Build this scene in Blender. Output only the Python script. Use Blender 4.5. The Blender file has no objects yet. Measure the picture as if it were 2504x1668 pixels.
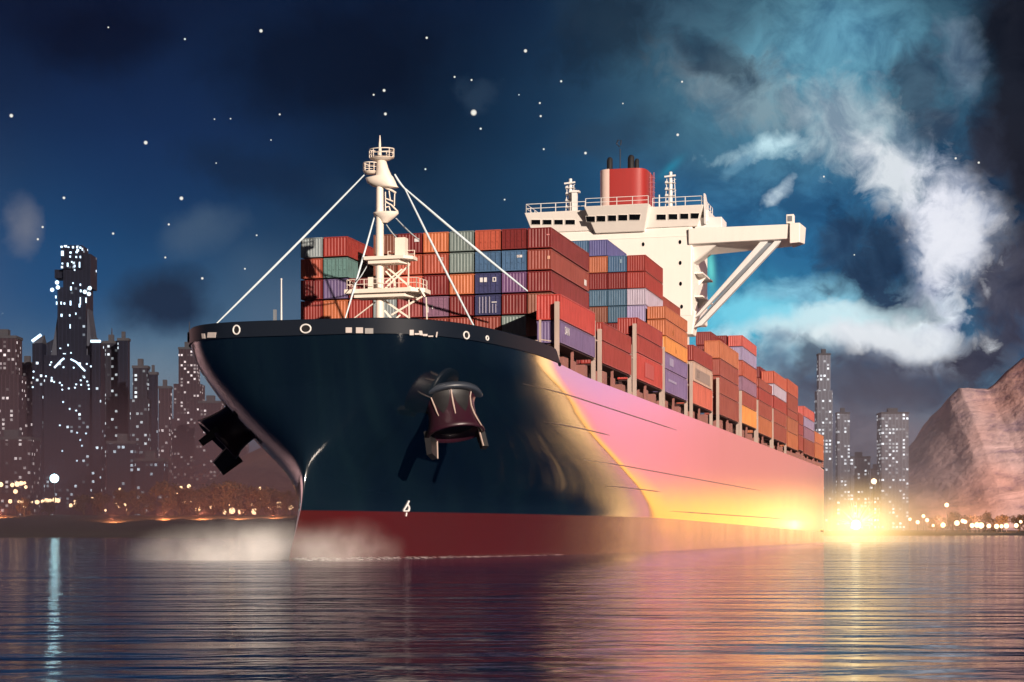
import bpy, bmesh, math, random
from mathutils import Vector, Matrix, noise as mnoise
random.seed(7)
R = math.radians
scene = bpy.context.scene
COL = scene.collection

# ------------------------------------------------------------------ geometry of the place
ANG = R(14.9); SA, CA = math.sin(ANG), math.cos(ANG)
SX, SY = -19.1, 178.0            # ship origin on the water
EYE = 2.6
FOC, PCX, PHY = 4425.0, 1252.0, 1304.0   # focal length, centre column and horizon row of the 2504 px photograph

def world(L, s, z=0.0):
    return Vector((SX + s*SA + L*CA, SY + s*CA - L*SA, z))
def proj(L, s, z):
    p = world(L, s, z); return PCX + FOC*p.x/p.y, PHY - FOC*(p.z-EYE)/p.y
def s_on(x, L):                  # s along the line L = const seen in column x
    k = (x-PCX)/FOC
    return (k*(SY - L*SA) - SX - L*CA)/(SA - k*CA)
def L_on(x, s):
    k = (x-PCX)/FOC
    return (k*(SY + s*CA) - SX - s*SA)/(CA + k*SA)
def z_on(y, L, s):
    return EYE + (PHY-y)*world(L, s).y/FOC
def at(x, y, Y):                 # point at distance Y
    return Vector(((x-PCX)/FOC*Y, Y, EYE + (PHY-y)/FOC*Y))
def lerp(t, z):
    if z <= t[0][0]: return t[0][1]
    for (a, va), (b, vb) in zip(t, t[1:]):
        if z <= b: return va + (vb-va)*(z-a)/(b-a)
    return t[-1][1]
def lin(c):
    return tuple(((v/255)/12.92 if v <= 10 else (((v/255)+.055)/1.055)**2.4) for v in c)

# ------------------------------------------------------------------ mesh builder
class MB:
    def __init__(self): self.v = []; self.f = []; self.m = []; self.smooth = []
    def add(self, vs, fs, m=0, smooth=False):
        o = len(self.v); self.v += [tuple(p) for p in vs]
        for q in fs:
            self.f.append(tuple(i+o for i in q)); self.m.append(m); self.smooth.append(smooth)
        return self
    def box(self, x0, x1, y0, y1, z0, z1, m=0):
        vs = [(x0,y0,z0),(x1,y0,z0),(x1,y1,z0),(x0,y1,z0),(x0,y0,z1),(x1,y0,z1),(x1,y1,z1),(x0,y1,z1)]
        return self.add(vs, [(0,3,2,1),(4,5,6,7),(0,1,5,4),(1,2,6,5),(2,3,7,6),(3,0,4,7)], m)
    def hexa(self, b, t, m=0):     # bottom quad, top quad (counter-clockwise from above)
        return self.add(list(b)+list(t), [(0,3,2,1),(4,5,6,7),(0,1,5,4),(1,2,6,5),(2,3,7,6),(3,0,4,7)], m)
    def prism(self, poly, z0, z1, m=0, smooth=False, top=None):
        n = len(poly); top = top or poly
        vs = [(p[0],p[1],z0) for p in poly]+[(p[0],p[1],z1) for p in top]
        self.add(vs, [tuple(reversed(range(n))), tuple(range(n,2*n))], m)
        return self.add(vs, [(i,(i+1)%n,(i+1)%n+n,i+n) for i in range(n)], m, smooth)
    def tube(self, pts, r, n=8, m=0, smooth=True, caps=True):
        pts = [Vector(p) for p in pts]
        rs = r if isinstance(r, (list, tuple)) else [r]*len(pts)
        rings = []; up0 = None
        for i, p in enumerate(pts):
            d = (pts[min(i+1,len(pts)-1)] - pts[max(i-1,0)]).normalized()
            if up0 is None:
                up0 = Vector((0,0,1)) if abs(d.z) < .9 else Vector((1,0,0))
            a = d.cross(up0).normalized(); b = a.cross(d).normalized(); up0 = b
            rings.append([p + (a*math.cos(2*math.pi*k/n)+b*math.sin(2*math.pi*k/n))*rs[i] for k in range(n)])
        vs = [q for rg in rings for q in rg]
        fs = [(i*n+k, i*n+(k+1)%n, (i+1)*n+(k+1)%n, (i+1)*n+k) for i in range(len(pts)-1) for k in range(n)]
        self.add(vs, fs, m, smooth)
        if caps:
            o = len(pts)-1
            self.add(rings[0], [tuple(range(n))], m); self.add(rings[-1], [tuple(reversed(range(n)))], m)
        return self
    def bar(self, a, b, w, h=None, m=0):    # square bar between two points
        a, b = Vector(a), Vector(b); h = h or w
        d = (b-a).normalized(); up = Vector((0,0,1)) if abs(d.z) < .95 else Vector((0,1,0))
        x = d.cross(up).normalized()*w/2; y = x.cross(d).normalized()*h/2
        vs = [a-x-y, a+x-y, a+x+y, a-x+y, b-x-y, b+x-y, b+x+y, b-x+y]
        return self.add(vs, [(0,3,2,1),(4,5,6,7),(0,1,5,4),(1,2,6,5),(2,3,7,6),(3,0,4,7)], m)
    def ball(self, c, r, seg=10, rings=6, m=0, sz=1.0):
        c = Vector(c); vs = []; fs = []
        for i in range(rings+1):
            t = math.pi*i/rings
            for k in range(seg):
                p = 2*math.pi*k/seg
                vs.append(c+Vector((r*math.sin(t)*math.cos(p), r*math.sin(t)*math.sin(p), r*sz*math.cos(t))))
        for i in range(rings):
            for k in range(seg):
                fs.append((i*seg+k, (i+1)*seg+k, (i+1)*seg+(k+1)%seg, i*seg+(k+1)%seg))
        return self.add(vs, fs, m, True)
    def grid(self, rows, m=0, smooth=True, flip=False):
        nr, nc = len(rows), len(rows[0]); vs = [p for r in rows for p in r]; fs = []
        for i in range(nr-1):
            for k in range(nc-1):
                q = (i*nc+k, i*nc+k+1, (i+1)*nc+k+1, (i+1)*nc+k)
                fs.append(tuple(reversed(q)) if flip else q)
        return self.add(vs, fs, m, smooth)
    def mesh(self, name, mats=(), weld=False, fix=True):
        me = bpy.data.meshes.new(name)
        me.from_pydata(self.v, [], self.f)
        for p, mi, sm in zip(me.polygons, self.m, self.smooth):
            p.material_index = mi; p.use_smooth = sm
        for mt in mats: me.materials.append(mt)
        if weld or fix:
            bm = bmesh.new(); bm.from_mesh(me)
            if weld: bmesh.ops.remove_doubles(bm, verts=bm.verts, dist=1e-4)
            if fix: bmesh.ops.recalc_face_normals(bm, faces=bm.faces)
            bm.to_mesh(me); bm.free()
        me.update()
        return me
    def obj(self, name, mats, parent=None, loc=None, weld=False, bevel=0, fix=True):
        if not isinstance(mats, (list, tuple)): mats = [mats]
        o = bpy.data.objects.new(name, self.mesh(name, mats, weld, fix)); COL.objects.link(o)
        if parent: o.parent = parent
        if loc: o.location = loc
        if bevel:
            b = o.modifiers.new('bevel', 'BEVEL'); b.width = bevel; b.segments = 2; b.limit_method = 'ANGLE'
        return o
def empty(name, loc=(0,0,0), rz=0.0, parent=None):
    o = bpy.data.objects.new(name, None); COL.objects.link(o)
    o.location = loc; o.rotation_euler = (0,0,rz); o.empty_display_size = .5
    if parent: o.parent = parent
    return o
def tag(o, label=None, cat=None, group=None, kind=None):
    if label: o['label'] = label
    if cat: o['category'] = cat
    if group: o['group'] = group
    if kind: o['kind'] = kind
    return o

# ------------------------------------------------------------------ materials
class NT:
    def __init__(self, tree): self.t = tree; self.n = tree.nodes; self.l = tree.links
    def new(self, typ, ins=None, **kw):
        nd = self.n.new(typ)
        for k, v in kw.items(): setattr(nd, k, v)
        for k, v in (ins or {}).items():
            sock = nd.inputs[k]
            if isinstance(v, bpy.types.NodeSocket): self.l.new(v, sock)
            else: sock.default_value = v
        return nd
    def math(self, op, a, b=0.0, c=0.0, clamp=False):
        return self.new('ShaderNodeMath', {0:a, 1:b, 2:c}, operation=op, use_clamp=clamp).outputs[0]
    def vmath(self, op, a, b=(0,0,0)):
        return self.new('ShaderNodeVectorMath', {0:a, 1:b}, operation=op)
    def mix(self, f, a, b, blend='MIX'):
        nd = self.n.new('ShaderNodeMix'); nd.data_type = 'RGBA'; nd.blend_type = blend; nd.clamp_factor = True
        for i, v in ((0,f),(6,a),(7,b)):
            s = nd.inputs[i]
            if isinstance(v, bpy.types.NodeSocket): self.l.new(v, s)
            elif i == 0: s.default_value = v
            else: s.default_value = (*v[:3], 1)
        return nd.outputs[2]
    def ramp(self, f, stops):
        nd = self.n.new('ShaderNodeValToRGB'); self.l.new(f, nd.inputs[0])
        e = nd.color_ramp.elements
        while len(e) < len(stops): e.new(.5)
        for el, (p, c) in zip(e, stops):
            el.position = p; el.color = (*c[:3], 1) if not isinstance(c, (int, float)) else (c,c,c,1)
        return nd.outputs[0]
    def noise(self, vec, scale, detail=4, rough=.55, dist=0.0):
        nd = self.n.new('ShaderNodeTexNoise')
        if vec is not None: self.l.new(vec, nd.inputs['Vector'])
        nd.inputs['Scale'].default_value = scale; nd.inputs['Detail'].default_value = detail
        nd.inputs['Roughness'].default_value = rough; nd.inputs['Distortion'].default_value = dist
        return nd.outputs['Fac']
MATS = {}
def mat(name):
    m = bpy.data.materials.new(name); m.use_nodes = True; m.node_tree.nodes.clear()
    t = NT(m.node_tree); out = t.new('ShaderNodeOutputMaterial')
    return m, t, out
def paint(name, col, rough=.5, wear=.25, metal=0.0, ior=1.5, scale=.6, bump=0.0, dark=None):
    """painted steel: base colour broken up by two scales of grime and vertical run-off streaks"""
    if name in MATS: return MATS[name]
    m, t, out = mat(name)
    tc = t.new('ShaderNodeTexCoord').outputs['Object']
    mp = t.new('ShaderNodeMapping', {'Vector':tc, 'Scale':(2.2,2.2,.25)}).outputs[0]
    n1 = t.noise(mp, scale, 5, .6); n2 = t.noise(tc, scale*.35, 3)
    f = t.math('MULTIPLY', t.math('ADD', t.math('MULTIPLY', n1, .6), t.math('MULTIPLY', n2, .4)), 1.0)
    f = t.new('ShaderNodeMapRange', {'Value':f, 'From Min':.42, 'From Max':.68, 'To Min':0.0, 'To Max':wear}).outputs[0]
    c = t.mix(f, col, dark or tuple(v*.35+.01 for v in col))
    b = t.new('ShaderNodeBsdfPrincipled', {'Base Color':c, 'Roughness':t.math('MULTIPLY_ADD', n1, .2, rough-.1), 'Metallic':metal, 'IOR':ior})
    if bump:
        bp = t.new('ShaderNodeBump', {'Height':n2, 'Strength':bump, 'Distance':.3}); t.l.new(bp.outputs[0], b.inputs['Normal'])
    t.l.new(b.outputs[0], out.inputs[0]); MATS[name] = m
    return m
def glow(name, col, strength):
    if name in MATS: return MATS[name]
    m, t, out = mat(name)
    e = t.new('ShaderNodeEmission', {'Color':(*col,1), 'Strength':strength}); t.l.new(e.outputs[0], out.inputs[0])
    MATS[name] = m; return m

CREAM = paint('cream_paint', (.87,.81,.75), .5, .08)
WHITE = paint('white_paint', (.78,.76,.74), .45, .2)
MASTP = paint('mast_paint', (.86,.76,.66), .5, .1)
STAYW = paint('stay_wire', (.62,.72,.78), .4, .1)
NAVY = None
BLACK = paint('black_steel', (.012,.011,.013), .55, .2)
SOOT = paint('exhaust_black', (.008,.007,.009), .7, .2)
DARKR = paint('dark_coaming', (.05,.018,.018), .7, .5)
POST = paint('lashing_post_paint', (.50,.38,.33), .55, .35)
FUNRED = paint('funnel_red', (.36,.028,.025), .55, .15)
FUNPALE = paint('funnel_pale', (.88,.66,.58), .5, .1)
DECKP = paint('deck_paint', (.10,.06,.055), .7, .4)
GLASS = None
ANCHORP = paint('anchor_shade_paint', (.030,.006,.014), .4, .3)  # base colour darkened to carry the shade on the pods
BOLST = paint('bolster_steel', (.035,.043,.06), .4, .3)
BOXP = paint('deck_box_paint', (.32,.13,.11), .6, .4)
GREYP = paint('grey_paint', (.20,.22,.25), .5, .3)
m, t, out = mat('window_glass')
b = t.new('ShaderNodeBsdfPrincipled', {'Base Color':(.004,.005,.007,1), 'Roughness':.06, 'IOR':1.5}); t.l.new(b.outputs[0], out.inputs[0]); GLASS = m

# hull paint: glossy dark navy topsides
m, t, out = mat('hull_navy'); NAVY = m
tc = t.new('ShaderNodeTexCoord').outputs['Object']
mp = t.new('ShaderNodeMapping', {'Vector':tc, 'Scale':(.5,.10,.035)}).outputs[0]
n1 = t.noise(mp, 1.0, 5, .6)
c = t.mix(t.new('ShaderNodeMapRange', {'Value':n1, 'From Min':.4, 'From Max':.75}).outputs[0], (.003,.008,.016), (.005,.014,.021))
b = t.new('ShaderNodeBsdfPrincipled', {'Base Color':c, 'Roughness':t.math('MULTIPLY_ADD', n1, .08, .07), 'IOR':2.1})
n2 = t.noise(t.new('ShaderNodeMapping', {'Vector':tc, 'Scale':(.3,.09,.16)}).outputs[0], 1.0, 2)
bp = t.new('ShaderNodeBump', {'Height':n2, 'Strength':.05, 'Distance':.3}); t.l.new(bp.outputs[0], b.inputs['Normal'])
t.l.new(b.outputs[0], out.inputs[0])
BOOT = paint('boot_top_red', (.075,.006,.006), .24, .4, ior=1.9, scale=.03)

# container paint: the colour is the object's own
m, t, out = mat('container_paint'); CONT = m
oi = t.new('ShaderNodeObjectInfo'); tc = t.new('ShaderNodeTexCoord').outputs['Object']
off = t.new('ShaderNodeVectorMath', {0:tc, 1:t.new('ShaderNodeCombineXYZ', {0:t.math('MULTIPLY', oi.outputs['Random'], 90.0), 1:t.math('MULTIPLY', oi.outputs['Random'], 37.0), 2:0.0}).outputs[0]}, operation='ADD').outputs[0]
mp = t.new('ShaderNodeMapping', {'Vector':off, 'Scale':(2.4,.9,.28)}).outputs[0]
n1 = t.noise(mp, 1.6, 5, .65); n2 = t.noise(off, .5, 3)
c1 = t.mix(t.new('ShaderNodeMapRange', {'Value':n1, 'From Min':.45, 'From Max':.72, 'To Max':.45}).outputs[0], (1,1,1), (.38,.30,.28))
c2 = t.mix(t.new('ShaderNodeMapRange', {'Value':n2, 'From Min':.35, 'From Max':.7, 'To Max':.25}).outputs[0], (1,1,1), (.6,.5,.5))
c = t.mix(1.0, t.mix(1.0, oi.outputs['Color'], c1, 'MULTIPLY'), c2, 'MULTIPLY')
b = t.new('ShaderNodeBsdfPrincipled', {'Base Color':c, 'Roughness':t.math('MULTIPLY_ADD', n1, .25, .38)})
t.l.new(b.outputs[0], out.inputs[0])
LETTER = paint('lettering_white', (.75,.72,.72), .6, .2)
LETTERG = paint('lettering_grey', (.20,.15,.13), .6, .2)

# ------------------------------------------------------------------ the ship
ship = empty('container_ship', (SX,SY,0), -ANG)
tag(ship, 'huge dark navy container ship with cream bridge and red funnel, bow towards the viewer', 'ship')

S0 = [(-4,-7.7),(0,-7.7),(4.9,-4.4),(8,-3.6),(12,-3.4),(17,-4),(23.3,-6)]
S1 = [(-4,98),(0,98),(6,88),(8,82),(10.7,70),(13.7,56),(17.3,44),(19.2,33),(23.3,20)]
Q = [(-4,1.0),(0,1.045),(4,1.095),(6,1.13),(8,1.27),(10,1.53),(12,2.0),(14,2.5),(16,3.3),(18,4.1),(20,4.6),(22,4.4),(23.3,4.2)]
BEAM, AFT = 17.6, 353.0
def smooth_lerp(tb, z):
    return (lerp(tb, z-.8)+lerp(tb, z)*2+lerp(tb, z+.8))/4
def half(s, z):
    s0, s1 = smooth_lerp(S0, z), smooth_lerp(S1, z)
    u = (s-s0)/(s1-s0)
    if u <= 0: return 0.0
    if u >= 1: return BEAM
    return BEAM*(1-(1-u)**2)**(1/smooth_lerp(Q, z))
def zboot(s): return 4.8 if s < 95 else 4.8-1.9*(s-95)/258
KN = 21.5
def ztop(s): return KN if s < 27 else (KN-(s-27)/2.5*.4 if s < 29.5 else 21.1)
def section_rows(zf, n_z, side):
    rows = []
    us = [0,.0008,.003,.007,.012,.02,.03,.042,.056,.072,.09,.11,.135,.165,.2,.24,.285,.335,.39,.45,.52,.6,.68,.76,.84,.92,1.0]
    for j in range(n_z+1):
        row = []
        for i, u in enumerate(us):
            # two passes: s depends on z, z on s
            z = zf(0, j)
            for _ in range(3):
                s0, s1 = smooth_lerp(S0, z), smooth_lerp(S1, z); s = s0+(s1-s0)*u; z = zf(s, j)
            row.append((side*half(s, z), s, z))
        for k in range(1, 21):
            s = row[len(us)-1][1]; s = s+(AFT-s)*k/20
            row.append((side*BEAM, s, zf(s, j)))
        rows.append(row)
    return rows
NZ = 26
up = MB(); lo = MB()
for side in (-1, 1):
    up.grid(section_rows(lambda s, j: zboot(s)+(ztop(s)-zboot(s))*j/NZ, NZ, side), flip=side > 0)
    lo.grid(section_rows(lambda s, j: -3+(zboot(s)+3)*j/8, 8, side), flip=side > 0)
up.add([(-BEAM,AFT,zboot(AFT)),(BEAM,AFT,zboot(AFT)),(BEAM,AFT,21.1),(-BEAM,AFT,21.1)], [(0,1,2,3)])
lo.add([(-BEAM,AFT,-3),(BEAM,AFT,-3),(BEAM,AFT,zboot(AFT)),(-BEAM,AFT,zboot(AFT))], [(0,1,2,3)])
hull = up.obj('hull', NAVY, ship, weld=True)
lo.obj('boot_top', BOOT, ship, weld=True)['label'] = 'dull red underwater paint band along the waterline'

# outline of the knuckle
def outline(z, s_end, off=0.0, n=40):
    s0 = smooth_lerp(S0, z); pts = []
    for i in range(n+1):
        u = (i/n)**2.2; s = s0+(s_end-s0)*u
        pts.append((half(s, z), s))
    full = [(-x, s) for x, s in reversed(pts)][:-1]+pts
    out = []
    for i, p in enumerate(full):
        a, b = full[max(i-1,0)], full[min(i+1,len(full)-1)]
        d = Vector((b[0]-a[0], b[1]-a[1])).normalized(); nrm = Vector((d.y, -d.x))
        out.append((p[0]+nrm.x*off, p[1]+nrm.y*off))
    return out
def bul_top(s): return 22.85 if s < 26.5 else max(21.2, 22.85-(s-26.5)/2.3*1.65)
bw = MB(); O1 = outline(KN, 28.8, .16, 110); O0 = outline(KN, 28.8, -.25, 110)
def brow(O, top): return [(p[0],p[1],bul_top(p[1]) if top else KN-.02) for p in O]
bw.grid([brow(O1,0), [(p[0],p[1],(KN+bul_top(p[1]))/2) for p in O1], brow(O1,1)]); bw.grid([brow(O1,1), brow(O0,1)]); bw.grid([brow(O0,1), brow(O0,0)]); bw.grid([brow(O0,0), brow(O1,0)])
m, t, out = mat('bulwark_navy'); BULW = m
b = t.new('ShaderNodeBsdfPrincipled', {'Base Color':(.004,.008,.017,1), 'Roughness':.6, 'IOR':1.35}); t.l.new(b.outputs[0], out.inputs[0])
bulwark = bw.obj('bulwark', BULW, ship)
rc = MB(); rc.tube([(p[0],p[1],bul_top(p[1])+.03) for p in outline(KN, 28.8, -.02)], .13, 6); rc.obj('rail_cap', BULW, bulwark)
# decks
fd = MB(); Od = outline(20.3, 30, -.15); fd.prism([(p[0],p[1]) for p in Od], 20.2, 20.5); fd.obj('foredeck', DECKP, ship)
dk = MB(); dk.box(-17.45, 17.45, 30.2, 352.6, 20.6, 20.9); dk.obj('deck', DECKP, ship)

# points on the bulwark seen at a pixel, with the outward normal
def on_bulwark(x, y, side, off=.03):
    for p, q in zip(O1, O1[1:]):
        xa, xb = proj(p[0], p[1], 22)[0], proj(q[0], q[1], 22)[0]
        if xa <= x < xb:
            f = (x-xa)/(xb-xa); L = p[0]+(q[0]-p[0])*f; s = p[1]+(q[1]-p[1])*f
            d = Vector((q[0]-p[0], q[1]-p[1])).normalized(); nrm = Vector((d.y, -d.x, 0))
            return Vector((L, s, z_on(y, L, s)))+nrm*off, nrm
    raise ValueError((x, y))
def ring(name, x, y, side, rx, rz, mt, fill=True):
    c, nrm = on_bulwark(x, y, side)
    tg = Vector((-nrm.y, nrm.x, 0)); mb = MB()
    pts = [c+tg*rx*math.cos(2*math.pi*k/18)+Vector((0,0,rz*math.sin(2*math.pi*k/18))) for k in range(19)]
    mb.tube([p+nrm*.04 for p in pts], .085, 6, caps=False)
    o = mb.obj(name, mt, bulwark)
    if fill:
        f = MB(); f.add([p+nrm*.02 for p in pts[:-1]], [tuple(range(18))]); f.obj('opening', BLACK, o)
    return o
ring('fairlead', 579, 807, -1, .36, .42, WHITE); ring('fairlead', 748, 804, -1, .52, .40, WHITE)
ring('fairlead', 1139, 820, 1, .42, .34, WHITE); ring('fairlead', 1190, 827, 1, .24, .2, WHITE)
ring('fairlead', 462, 825, -1, .30, .45, BULW)
def plate(x0, x1, y0, y1, side, mt, slant=0.0, name='mooring_window'):
    mb = MB(); c = []
    for (x, y) in ((x0,y1),(x1+slant,y1),(x1,y0),(x0-slant,y0)):
        p, n = on_bulwark(x, y, side); c.append((p, n))
    a = [p+n*.02 for p, n in c]; b_ = [p+n*.07 for p, n in c]
    mb.hexa(a, b_); return mb.obj(name, mt, bulwark)
PANEL = paint('opening_panel', (.62,.55,.52), .6, .4)
PANEL2 = paint('opening_panel_grey', (.36,.34,.33), .6, .5)
plate(496, 502, 816, 828, -1, PANEL, 1.5); plate(508, 530, 813, 826, -1, PANEL, -2)
plate(846, 861, 801, 814, -1 if False else 1, PANEL); plate(871, 888, 801, 815, 1, PANEL); plate(893, 913, 803, 816, 1, PANEL2)
plate(1001, 1011, 807, 820, 1, PANEL); plate(1013, 1024, 815, 819, 1, PANEL); plate(1025, 1031, 809, 820, 1, PANEL, 2); plate(1033, 1044, 817, 822, 1, PANEL); plate(1046, 1058, 821, 824, 1, PANEL); plate(1064, 1069, 812, 825, 1, PANEL, -2)

# strakes, weld lines and the draught mark on the port side
def strake(z, s_a, s_b, r=.07):
    mb = MB(); n = 40
    pts = [(half(s, z)+.02, s, z) for s in [s_a+(s_b-s_a)*i/n for i in range(n+1)]]
    rr = [r*(.25+.75*min(1, i/5, (n-i)/5)) for i in range(n+1)]
    mb.tube(pts, rr, 6); return mb.obj('hull_strake', STRK, ship)
STRK = paint('strake_paint', (.10,.075,.06), .3, .2)
strake(18.3, 17, 106); strake(14.9, 27, 56); strake(11.4, 45, 210); strake(8.6, 58, 92); strake(5.9, 100, 250)
def hull_px(x, y, side=1, off=.03):
    best = None
    for i in range(2400):
        s = -7+i*.08
        z = y and 10
        L = side*10
        z = 8.0
        for _ in range(4):
            L = side*(half(s, z)+off); z = z_on(y, L, s)
        e = abs(proj(L, s, z)[0]-x)
        if best is None or e < best[0]: best = (e, L, s, z)
    return Vector(best[1:])
mk = MB()
def stroke(pts, r):
    mk.tube([hull_px(x, y, 1, .05) for x, y in pts], r, 5)
k = 1/22.4
def D(x, y): return (960+x*k, 1210+y*k)
stroke([D(895,330), D(830,520), D(720,700), D(640,800), D(610,890)], .10)
stroke([D(610,890), D(760,890), D(880,890)], .09)
stroke([D(880,890), D(920,760), D(890,660), D(840,560)], .12)
stroke([D(780,970), D(770,1060), D(735,1180)], .09)
mk.obj('draught_mark', LETTER, ship)

# anchors housed in pods that stand off the flare
def anchor(side, px, py, axis, lab, RS=1.0, TS=1.0, T0=-.2, turn=0):
    C0 = hull_px(px, py, side, 0)
    A = Vector((axis[0]*side, axis[1], axis[2])).normalized()
    U = Vector((0,0,1))-A*A.z; U = (U+Vector((0,-.25,0))); U = (U-A*U.dot(A)).normalized(); V = A.cross(U).normalized()*(1 if A.cross(U).x > 0 else -1)
    if side < 0: C0 = C0-A*.6
    def P(t, ang, r, sq=.84):
        ang += R(turn)
        return C0+A*t*TS+(V*math.sin(ang)*r+U*math.cos(ang)*r*sq)*RS
    prof = [(-2.5,2.8),(0,2.5),(1.0,2.15),(2.4,2.05),(3.8,2.2),(5.0,2.45),(6.0,2.7)]
    def rad(t): return lerp(prof, t)
    N = 36
    sh = MB(); rows = []
    for t_ in (T0,0,.6,1.2,2,3,4,5,5.6):
        rows.append([P(t_+.5*math.cos(2*math.pi*k/N)*(t_ > 4.5), 2*math.pi*k/N, rad(t_)) for k in range(N+1)])
    sh.grid(rows); lipr = [P(5.75+.5*math.cos(2*math.pi*k/N), 2*math.pi*k/N, rad(5.6)*.9) for k in range(N+1)]
    inr = [P(4.2, 2*math.pi*k/N, rad(4.2)*.82) for k in range(N+1)]
    sh.grid([rows[-1], lipr, inr])
    A_ = sh.obj('anchor_pod', ANCHORP, ship, weld=True); A_['label'] = lab
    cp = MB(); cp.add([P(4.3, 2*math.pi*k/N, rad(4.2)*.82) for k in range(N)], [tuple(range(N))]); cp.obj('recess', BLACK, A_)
    bo = MB(); rows = []
    for (t_, r_) in ((-.1,.1),(-.35,2.2),(-.15,3.0),(.6,3.2),(.75,2.95),(.45,2.2)):
        rows.append([P(t_, R(-82+164*k/24), r_*(.93+.07*math.cos(R(-82+164*k/24)))) for k in range(25)])
    bo.grid(rows); bo.obj('bolster', BOLST, A_)
    und = MB(); und.grid([[P(.48, R(-80+160*k/20), rr) for k in range(21)] for rr in (2.95, 2.1)]); und.obj('bolster_shade_sheet', BLACK, A_)  # black sheet painted as the shade under the bolster lip
    for c_ in (-27, 24):
        fl = MB(); rows = []
        for i in range(9):
            t_ = .45+3.3*i/8; wd = 21*(1-(i/8)**2.2)+.8
            rows.append([P(t_, R(c_+wd*(j/3-1)), rad(t_)+.035) for j in range(7)])
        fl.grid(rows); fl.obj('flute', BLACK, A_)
    for c_, t1, r_ in ((-52,3.9,.075),(-1,4.2,.085),(50,6.0,.085)):
        rb = MB(); pts = [P(.5+(t1-.5)*i/8, R(c_+(12 if c_ < 0 else 0)*(i/8)**2*(c_ < -10)), rad(.5+(t1-.5)*i/8)+.05) for i in range(9)]
        rb.tube(pts, [r_*(.7+.5*math.sin(math.pi*i/8)) for i in range(9)], 6); rb.obj('rib', POST, A_)
    for c_, w_, t1 in ((-118,.95,7.9),(108,.5,7.6)):
        q0, q1 = P(4.6, R(c_), 2.35), P(t1, R(c_), 2.55); tv = (V*math.cos(R(c_))-U*math.sin(R(c_))).normalized(); rv = (q1-C0-A*t1*TS).normalized()
        f_ = MB(); f_.hexa([q1-tv*w_*.7-rv*.28, q1+tv*w_*.7-rv*.28, q1+tv*w_*.7+rv*.28, q1-tv*w_*.7+rv*.28], [q0-tv*w_-rv*.3, q0+tv*w_-rv*.3, q0+tv*w_+rv*.3, q0-tv*w_+rv*.3])
        fo_ = f_.obj('fluke', BLACK, A_)
        sg = 1 if (tv.x*side) > 0 else -1
        e = MB(); e.bar(q0+tv*w_*sg-rv*.32, q1+tv*w_*.7*sg-rv*.3, .13); e.obj('fluke_edge', POST, fo_)
    return A_
anchor(1, 1098, 972, (.26,-.34,-.82), 'port anchor pod in shadow, its purple shell facing the viewer', 1.12, .74)
anchor(-1, 600, 1024, (.72,-.30,-.62), 'starboard anchor pod jutting out black past the edge of the flare', 1.3, .80, -2.0, -50)

# ---- foredeck fittings, mast and stays
MS = 18.6; MK = world(0, MS).y/FOC
def mz(y): return EYE+(PHY-y)*MK
def ml(x): return (x-929)*MK/CA
mb = MB(); mb.tube([(0,MS,20.4),(0,MS,28),(0,MS,36.2),(0,MS,43)], [.47,.45,.42,.36], 14)
mast = mb.obj('foremast', MASTP, ship)
def platform(x0, x1, yt, yb, yu, dep, droop):
    p = MB(); a, b = ml(x0), ml(x1); zt, zb, zu = mz(yt), mz(yb), mz(yu)
    pl = [(a,MS-dep),(b-droop,MS-dep),(b,MS-dep*.3),(b,MS+dep),(a+.3,MS+dep)]
    p.prism(pl, zb, zt)
    p.prism([(a*.72,MS-dep*.75),((b-droop)*.8,MS-dep*.75),(b*.82,MS+dep*.75),(a*.7,MS+dep*.75)], zu, zb-.004)
    o = p.obj('mast_platform', MASTP, mast, bevel=.04)
    return o
p1 = platform(897, 1014, 630, 638, 647, 1.2, .8)
p2 = platform(852, 1044, 710, 720, 730, 1.6, 1.2)
kn = MB(); kn.bar((ml(1036),MS-1.2,mz(712)), (ml(1045),MS-.8,mz(732)), .3, .2); kn.obj('bracket', MASTP, p2)
def railing(parent, pts, h, step=1.2, r=.035, mt=None, name='railing', rails=2):
    g = MB()
    for a, b in zip(pts, pts[1:]):
        a, b = Vector(a), Vector(b); n = max(1, int((b-a).length/step))
        for i in range(n+1):
            p = a+(b-a)*i/n; g.bar(p, p+Vector((0,0,h)), r*2)
        for k in range(1, rails+1):
            g.bar(a+Vector((0,0,h*k/rails)), b+Vector((0,0,h*k/rails)), r*1.6)
    return g.obj(name, mt or WHITE, parent)
railing(p2, [(ml(858),MS+1.4,mz(710)), (ml(858),MS-1.4,mz(710)), (ml(1030),MS-1.4,mz(710)), (ml(1036),MS+1.4,mz(710))], 1.05, .9, mt=MASTP)
railing(p1, [(ml(942),MS+1.0,mz(630)), (ml(1008),MS+1.0,mz(630))], .8, .8, mt=MASTP)
for (x0,y0,x1,y1,w) in ((940,650,1004,706,.2),(940,662,960,684,.16),(940,690,980,658,.16),(940,704,998,648,.18),(962,686,962,709,.2),
                        (937,734,998,778,.2),(937,758,958,784,.2),(955,770,1034,724,.2),(960,783,975,770,.16)):
    q = MB(); q.bar((ml(x0),MS+.5,mz(y0)), (ml(x1),MS+.7,mz(y1)), w); q.obj('brace', MASTP, mast)
for (x0,y0,x1,y1) in ((915,738,853,780),(998,640,998,786),(1042,730,1042,790)):
    q = MB(); q.bar((ml(x0),MS+.3,mz(y0)), (ml(x1),MS+.6,mz(y1)), .12); q.obj('brace', MASTP, mast)
cab = MB(); cab.box(ml(897), ml(913), MS+.3, MS+1.4, mz(710)+.02, mz(676)); cab.obj('deck_locker', MASTP, p2)
cab = MB(); cab.box(ml(965), ml(990), MS+.2, MS+1.3, mz(630)+.02, mz(582)); cab.obj('lamp_housing', MASTP, p1)
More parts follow.
